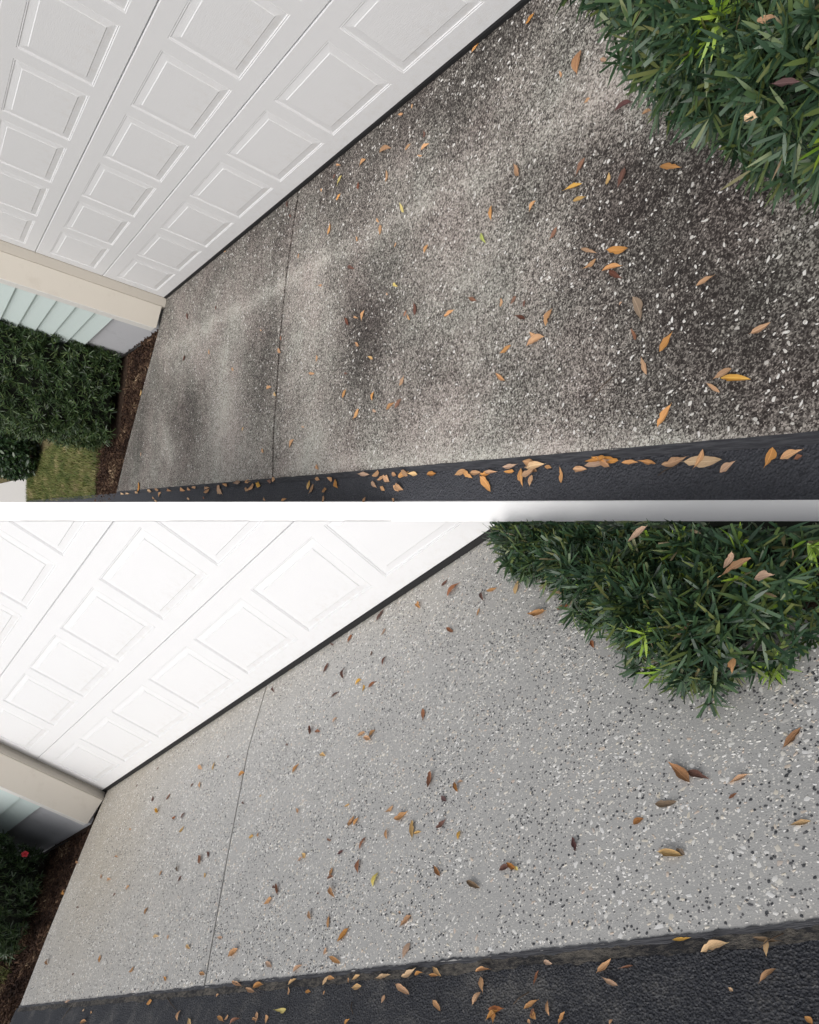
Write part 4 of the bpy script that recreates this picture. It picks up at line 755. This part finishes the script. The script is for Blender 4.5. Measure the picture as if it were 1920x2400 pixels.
flat('B', 'planting_bed', [(.1, -.3), (-.01, .44), (-.115, .84), (-.295, 1.5), (-.49, 2.07), (-.42, 2.16), (-.5, 3.6), (4, 3.6), (4, -.3)], -.03, 'soil', 'dark soil bed under mulch beside the clean driveway', 'bed')
def mound(site, poly, label):
    b = MB(); c_ = np.mean(poly, 0); n = len(poly); pts = [(x, y, .001) for x, y in poly] + [(c_[0] + (x - c_[0]) * .7, c_[1] + (y - c_[1]) * .7, .05) for x, y in poly]
    b.add(pts, [(i, (i + 1) % n, n + (i + 1) % n, n + i) for i in range(n)] + [tuple(range(n, 2 * n))])
    single('planting_bed', site, b.mesh('planting_bed', 'soil'), (float(c_[0]), float(c_[1]), 0), label, 'bed', kind='structure')
mound('A', [(-5.2, .05), (-5.35, .5), (-5.75, .75), (-7, .85), (-7, .05)][::-1], 'raised soil bed under the bush by the stained driveway')
mound('B', [(-5.9, .3), (-5.95, .9), (-6.2, 1.3), (-7.2, 1.3), (-7.2, .3)][::-1], 'raised soil bed under the bush by the clean driveway')
# pale paving slab beyond the lawn
b = MB(); b.prism([(9.2, 1.18), (9.2, line_at(COPING_IN, -9.2) * 0 + 1.66), (15.5, 1.635), (15.5, 1.15)], -.04, .0)
single('paving_slab', 'A', b.mesh('paving_slab', 'pavement_pale', bevel=.01), (11, 1.4, -.04), 'pale concrete paving slab at the end of the lawn', 'paving', kind='structure')

def inside(poly, p):
    r_ = np.zeros(len(p), bool); n = len(poly)
    for i in range(n):
        x0, y0 = poly[i]; x1, y1 = poly[(i + 1) % n]
        c_ = ((y0 > p[:, 1]) != (y1 > p[:, 1])) & (p[:, 0] < (x1 - x0) * (p[:, 1] - y0) / (y1 - y0 + 1e-12) + x0); r_ ^= c_
    return r_
FLAKE = (np.array([(-.5, -.5, 0), (.1, -.5, .3), (.5, -.25, .0), (.5, .3, .05), (0, .5, .35), (-.5, .4, .1), (-.45, -.4, -.8), (.45, -.2, -.8), (.45, .25, -.8), (-.45, .3, -.8)], float),
         np.array([(0, 1, 4, 5), (1, 2, 3, 4), (0, 6, 7, 2), (2, 7, 8, 3), (3, 8, 9, 5), (5, 9, 6, 0)]))
def scatter(site, name, poly, n, lrange, wrange, hrange, mat, label, cat, seed, tmpl=FLAKE, tilt=.35, z=-.03, zr=.012, rpow=1.0):
    r = np.random.default_rng(seed); P = np.array(poly); lo, hi = P.min(0), P.max(0)
    p = r.uniform(lo, hi, (n * 3, 2)); p = p[inside(poly, p + (r.normal(0, .05, (n * 3, 2)) * [1, .5] if tmpl is not FLAKE else 0))][:n]; m = len(p)
    a = r.uniform(0, 6.283, m); L = r.uniform(*lrange, m); W_ = r.uniform(*wrange, m); Hh = r.uniform(*hrange, m)
    Mx = np.zeros((m, 4, 4)); tx, ty = r.normal(0, tilt, m), r.normal(0, tilt, m)
    Mx[:, 0, 0] = np.cos(a) * L; Mx[:, 1, 0] = np.sin(a) * L; Mx[:, 2, 0] = tx * L; Mx[:, 0, 1] = -np.sin(a) * W_; Mx[:, 1, 1] = np.cos(a) * W_; Mx[:, 2, 1] = ty * W_
    Mx[:, 2, 2] = Hh; Mx[:, 0, 3] = p[:, 0]; Mx[:, 1, 3] = p[:, 1]; Mx[:, 2, 3] = z + .004 + r.random(m) * zr; Mx[:, 3, 3] = 1
    V, Fc = inst(tmpl, Mx); c_ = P.mean(0)
    me = raw_mesh(name, V, Fc, mat, np.repeat(np.clip(r.random(m) ** rpow * .6 + .4 * (.5 + 1.3 * np.array([mnoise.noise((q[0] * 2.2, q[1] * 5, seed)) for q in p])), 0, 1), len(tmpl[1])))
    return single(name, site, me, (float(c_[0]), float(c_[1]), z), label, cat, kind='stuff')
scatter('A', 'mulch', [(.31, .22), (.72, .58), (1.37, 1.19), (1.76, 1.61), (2.9, 1.62), (2.9, 1.0), (1.75, 1.02), (1.45, .3), (1.5, .19), (.45, .19)], 5200, (.02, .07), (.005, .014), (.003, .008), 'mulch', 'brown bark mulch between clipped hedge and stained driveway', 'mulch', 41, rpow=1.3)
scatter('B', 'mulch', [(.02, .42), (-.08, .84), (-.25, 1.5), (-.44, 2.08), (-.40, 2.25), (1.5, 2.3), (1.6, 1.5), (.5, 1.6), (1.3, .5), (1.3, .36)], 7000, (.02, .075), (.005, .015), (.003, .008), 'mulch', 'brown bark mulch between flowering hedge and clean driveway', 'mulch', 42, rpow=1.2)
BLADE = (np.array([(-.0, -.5, 0), (-.0, .5, 0), (.35, .35, .6), (.35, -.35, .6), (.9, .05, 1.0), (.9, -.05, 1.0)], float), np.array([(0, 1, 2, 3), (3, 2, 4, 5)]))
scatter('A', 'grass', [(2.62, 1.10), (2.9, 1.655), (9.2, 1.655), (9.2, 1.0), (5.0, .7)], 14000, (.01, .05), (.004, .008), (.02, .06), 'grass_blade', 'short yellow-green grass between hedge, shrub and asphalt', 'grass', 43, tmpl=BLADE, tilt=.1, z=-.033, zr=.001)
scatter('B', 'grass', [(.35, 1.72), (1.3, 1.66), (3.2, 1.9), (3.0, 2.6), (.9, 2.25)], 6000, (.01, .05), (.004, .008), (.02, .05), 'grass_blade', 'dry straw-coloured grass beyond the flowering hedge', 'grass', 44, tmpl=BLADE, tilt=.1, z=-.033, zr=.001, rpow=.45)
scatter('A', 'leaf_litter', [(1.80, 1.60), (1.95, 1.72), (2.9, 1.70), (2.9, 1.60)], 260, (.02, .06), (.008, .02), (.003, .008), 'mulch', 'pale leaf litter strewn at the end of the sealed asphalt', 'litter', 45, rpow=.35)

# small things by the hedges
def stone(site, c_, r3, label, seed):
    bm = bmesh.new(); bmesh.ops.create_icosphere(bm, subdivisions=3, radius=1)
    for v in bm.verts:
        d = v.co.normalized(); q = 1 + .22 * mnoise.noise(d * 1.6 + Vector((seed, 0, 0))) + .08 * mnoise.noise(d * 5 + Vector((seed, 3, 0)))
        v.co = Vector((d.x * r3[0] * q + c_[0], d.y * r3[1] * q + c_[1], max(d.z * r3[2] * q + c_[2], -.035)))
    for f in bm.faces: f.smooth = True
    me = bpy.data.meshes.new('stone'); bm.to_mesh(me); bm.free(); me.materials.append(MAT['grey_stone'])
    single('stone', site, me, (c_[0], c_[1], -.035), label, 'stone')
for s, pts, lab in (('A', [(.95, .215, .0), (1.5, .222, .02), (2.2, .225, .05)], 'thin black drip pipe along the garage wall by the stained driveway'),
                    ('B', [(.75, .40, .0), (1.3, .40, .02), (2.0, .38, .04)], 'thin black drip pipe along the garage wall by the clean driveway')):
    b = MB(); b.tube([(p[0], p[1], p[2] - .018) for p in pts], [.011] * 3, 8); single('drip_pipe', s, b.mesh('drip_pipe', 'dark_pipe', smooth=True), (pts[0][0], pts[0][1], -.03), lab, 'pipe')
# red flower in hedge B
fl = thing('flower', 'B', (.82, .66, .27), 'single red flower among the hedge leaves by the clean driveway', 'flower')
for q in range(5):
    a = q * 1.2566; ca, sa = math.cos(a), math.sin(a); b = MB(); R_ = []
    for t_, w_, z in ((0, .006, 0), (.4, .028, .012), (.8, .03, .018), (1, .012, .012)):
        x = t_ * .038; R_.append([(x, -w_ / 2, z), (x, 0, z - .004), (x, w_ / 2, z)])
    for p, q2 in zip(R_[:-1], R_[1:]): b.add(p + q2, [(0, 3, 4, 1), (1, 4, 5, 2)])
    me = b.mesh('petal', 'petal', smooth=True)
    me.transform(Matrix.Rotation(a, 4, 'Z') @ Matrix.Rotation(-.25, 4, 'Y')); ob = bpy.data.objects.new('petal', me); C.objects.link(ob); ob.parent = fl
    ob.matrix_basis = Matrix.Rotation(-1.1, 4, 'Y')

# ================= fallen leaves =================
def fallen_template(seed):
    r = np.random.default_rng(seed); n = 9; asym = r.uniform(.35, .6); bend = r.choice([-1, 1]) * r.uniform(.02, .42); fold = r.uniform(.05, .7); tw = r.uniform(-.5, .5); side = r.uniform(-.12, .12)
    b = MB(); rows = []
    for i in range(n):
        t_ = i / (n - 1); w_ = (math.sin(math.pi * t_ ** (.69 / -math.log(asym) if asym != .5 else 1.0)) ** .85 if 0 < t_ < 1 else 0.0)
        w_ = max(w_, .05 if i == 0 else .02); x = t_ - .5; zc = bend * (2 * x) ** 2 * .35
        yc = side * (1 - (2 * x) ** 2)
        row = []
        for k, yy in enumerate((-.5, -.26, 0, .26, .5)):
            jag = 1 + ((.09 * r.normal() - (.45 if r.random() < .05 else 0)) if abs(yy) == .5 else 0)
            y = yy * w_ * jag + yc; z = zc + fold * .22 * (abs(yy) * 2) ** 1.5 * w_ + tw * yy * x * .12 + .006 * r.normal() * (abs(yy) > .1)
            row.append((x, y, z))
        rows.append(row)
    zmin_ = min(p[2] for q in rows for p in q); V = [(x, y, z - zmin_) for q in rows for x, y, z in q]
    F = [(i * 5 + k, (i + 1) * 5 + k, (i + 1) * 5 + k + 1, i * 5 + k + 1) for i in range(n - 1) for k in range(4)]
    b.add(V, F)
    # petiole
    b.tube([(-.49, V[2][1], V[2][2] + .004), (-.60, V[2][1] + r.uniform(-.04, .04), V[2][2] + .01)], [.012, .007], 4)
    return b
LT = [fallen_template(100 + q) for q in range(22)]
CODE = dict(o='leaf_orange', t='leaf_tan', l='leaf_pale', r='leaf_russet', b='leaf_brown', p='leaf_purple', m='leaf_ochre', y='leaf_yellow', g='leaf_green', k='leaf_umber', n='leaf_twotone')
WORD = dict(o='orange', t='pinkish tan', l='pale tan', r='russet', b='dark brown', p='purplish brown', m='golden ochre', y='bright yellow', g='yellow-green', k='dull grey-brown', n='brown and orange two-toned')
LM = {}
SCRAP = MB(); SCRAP_MATS = sorted(set(CODE.values()))
def fallen(site, x, y, ang, L, W_, code, z, label, group, zs=1.0, tilt=None, scrap=False):
    k = random.randrange(22); c_ = code[0]
    if (k, c_) not in LM: LM[k, c_] = LT[k].mesh('fallen_leaf', CODE[c_], smooth=True)
    m = Matrix.Translation((x, y, z)) @ Matrix.Rotation(math.radians(ang) + (math.pi if random.random() < .5 else 0), 4, 'Z')
    if scrap:
        mw = MW[site] @ m @ Matrix.Diagonal((L, W_, L * zs, 1)); SCRAP.add([tuple(mw @ Vector(v)) for v in LT[k].v], LT[k].f, SCRAP_MATS.index(CODE[c_])); return
    ob = bpy.data.objects.new('fallen_leaf', LM[k, c_]); C.objects.link(ob)
    ob.matrix_world = MW[site] @ m @ Matrix.Diagonal((L, W_, L * zs, 1))
    tag(ob, ' '.join(label.split()[:16]), 'leaf', group)
where = {('A', 's'): 'on the stained aggregate driveway', ('A', 'a'): 'on the smooth sealed asphalt strip', ('B', 's'): 'on the clean aggregate driveway', ('B', 'a'): 'on the rough worn asphalt'}
_sz = sorted((L * W_ / float(proj(s, (x, y, 0))[1][0]) ** 2 for s, L_ in (('A', LEAVES_A), ('B', LEAVES_B)) for x, y, ang, L, W_, code in L_), reverse=True)[285]
for site, L_ in (('A', LEAVES_A), ('B', LEAVES_B)):
    placed = []
    for x, y, ang, L, W_, code in L_:
        s_ = code[1]; size = 'large ' if L > .062 else ('tiny ' if L < .03 else '')
        z = (.0016 if s_ == 's' else (ZA if site == 'A' else ZB) + .003)
        if s_ == 'a' and y < (1.635 if site == 'A' else 2.115): z += .005
        if s_ == 's' and site == 'A' and x > .3 and y > .3 and x > SLAB['A']['F'](y): z = -.005
        z += .0025 * sum(1 for q in placed if math.hypot(q[0] - x, q[1] - y) < .035); placed.append((x, y))
        over = any(math.hypot(q[0] - x, q[1] - y) < .04 for q in placed[:-1])
        S_ = SLAB[site]; jx = S_['J'](min(max(y, 0), S_['edge'])); surf = {'A': 'stained', 'B': 'clean'}[site]
        if s_ == 'a': spot = (f"against the {'smooth' if site == 'A' else 'torn'} asphalt lip" if y < S_['edge'] + .055 else ('out on the sealed asphalt strip' if site == 'A' else 'out on the rough worn asphalt')) + (' beside the far slab' if x > jx else '')
        elif abs(x - jx) < .16: spot = f'next to the joint of the {surf} driveway'
        elif y < .32: spot = f'close under the garage door on the {surf} driveway'
        elif y > S_['edge'] - .28: spot = f'near the asphalt edge of the {surf} driveway'
        elif x > jx: spot = f'on the far slab of the {surf} driveway'
        elif x < -4.9 and y < 1.15 + (.6 if site == 'B' else 0): spot = f'near the bush on the {surf} driveway'
        else: spot = f'out in the middle of the {surf} near slab'
        for q_ in ('stained near slab', 'clean near slab'): spot = spot.replace('out in the middle of the ' + q_, 'in the middle of the ' + q_)
        shape = 'slim ' if W_ / L < .24 else ('broad ' if W_ / L > .42 else '')
        fallen(site, x, y, ang, L, W_, code, z, f"{size}{shape}{WORD[code[0]]} leaf {'over another ' if over else 'lying '}{spot}", f'{WORD[code[0]]} leaves {where[site, s_]}', scrap=L * W_ / float(proj(site, (x, y, 0))[1][0]) ** 2 < _sz)

_o = bpy.data.objects.new('leaf_scraps', SCRAP.mesh('leaf_scraps', SCRAP_MATS, smooth=True)); C.objects.link(_o); tag(_o, 'tiny dry leaf scraps scattered over both driveways and asphalt strips', 'leaf litter', kind='stuff')
for site, x, y, z, ang, L, W_, c_ in LEAVES_BUSH:
    fallen(site, x, y, ang, L, W_, c_, z, f"{WORD[c_]} fallen leaf caught in the bush by the {'stained' if site == 'A' else 'clean'} driveway", 'dry leaves caught in the bushes')
# twigs and pine needles
for s, x0, y0, x1, y1, z in (('B', -3.1, 2.10, -3.25, 2.16, ZB + .003), ('B', -1.7, 2.10, -1.62, 2.18, ZB + .003), ('B', -5.35, 2.17, -5.30, 2.20, ZB + .003), ('B', -6.0, 2.085, -5.95, 2.11, ZB + .012), ('B', -4.6, 2.17, -4.62, 2.21, ZB + .003), ('A', -5.3, 1.66, -5.24, 1.69, ZA + .003), ('A', -5.0, 1.37, -4.93, 1.43, .002)):
    b = MB(); mx, my = (x0 + x1) / 2 + .006, (y0 + y1) / 2; b.tube([(x0, y0, z), (mx, my, z + .002), (x1, y1, z)], [.0016, .0016, .001], 5)
    single('twig', s, b.mesh('twig', 'mulch' if False else 'bark', smooth=True), (x0, y0, z), 'thin brown twig lying ' + ('on the rough worn asphalt' if s == 'B' else ('on the stained aggregate driveway' if z > 0 else 'on the smooth sealed asphalt strip')), 'twig', 'fallen twigs ' + s.lower().replace('a', 'by the stained driveway').replace('b', 'by the clean driveway') if False else ('fallen twigs by the clean driveway' if s == 'B' else 'fallen twigs by the stained driveway'))

for ob in C.objects:
    if '_b' in ob: del ob['_b']
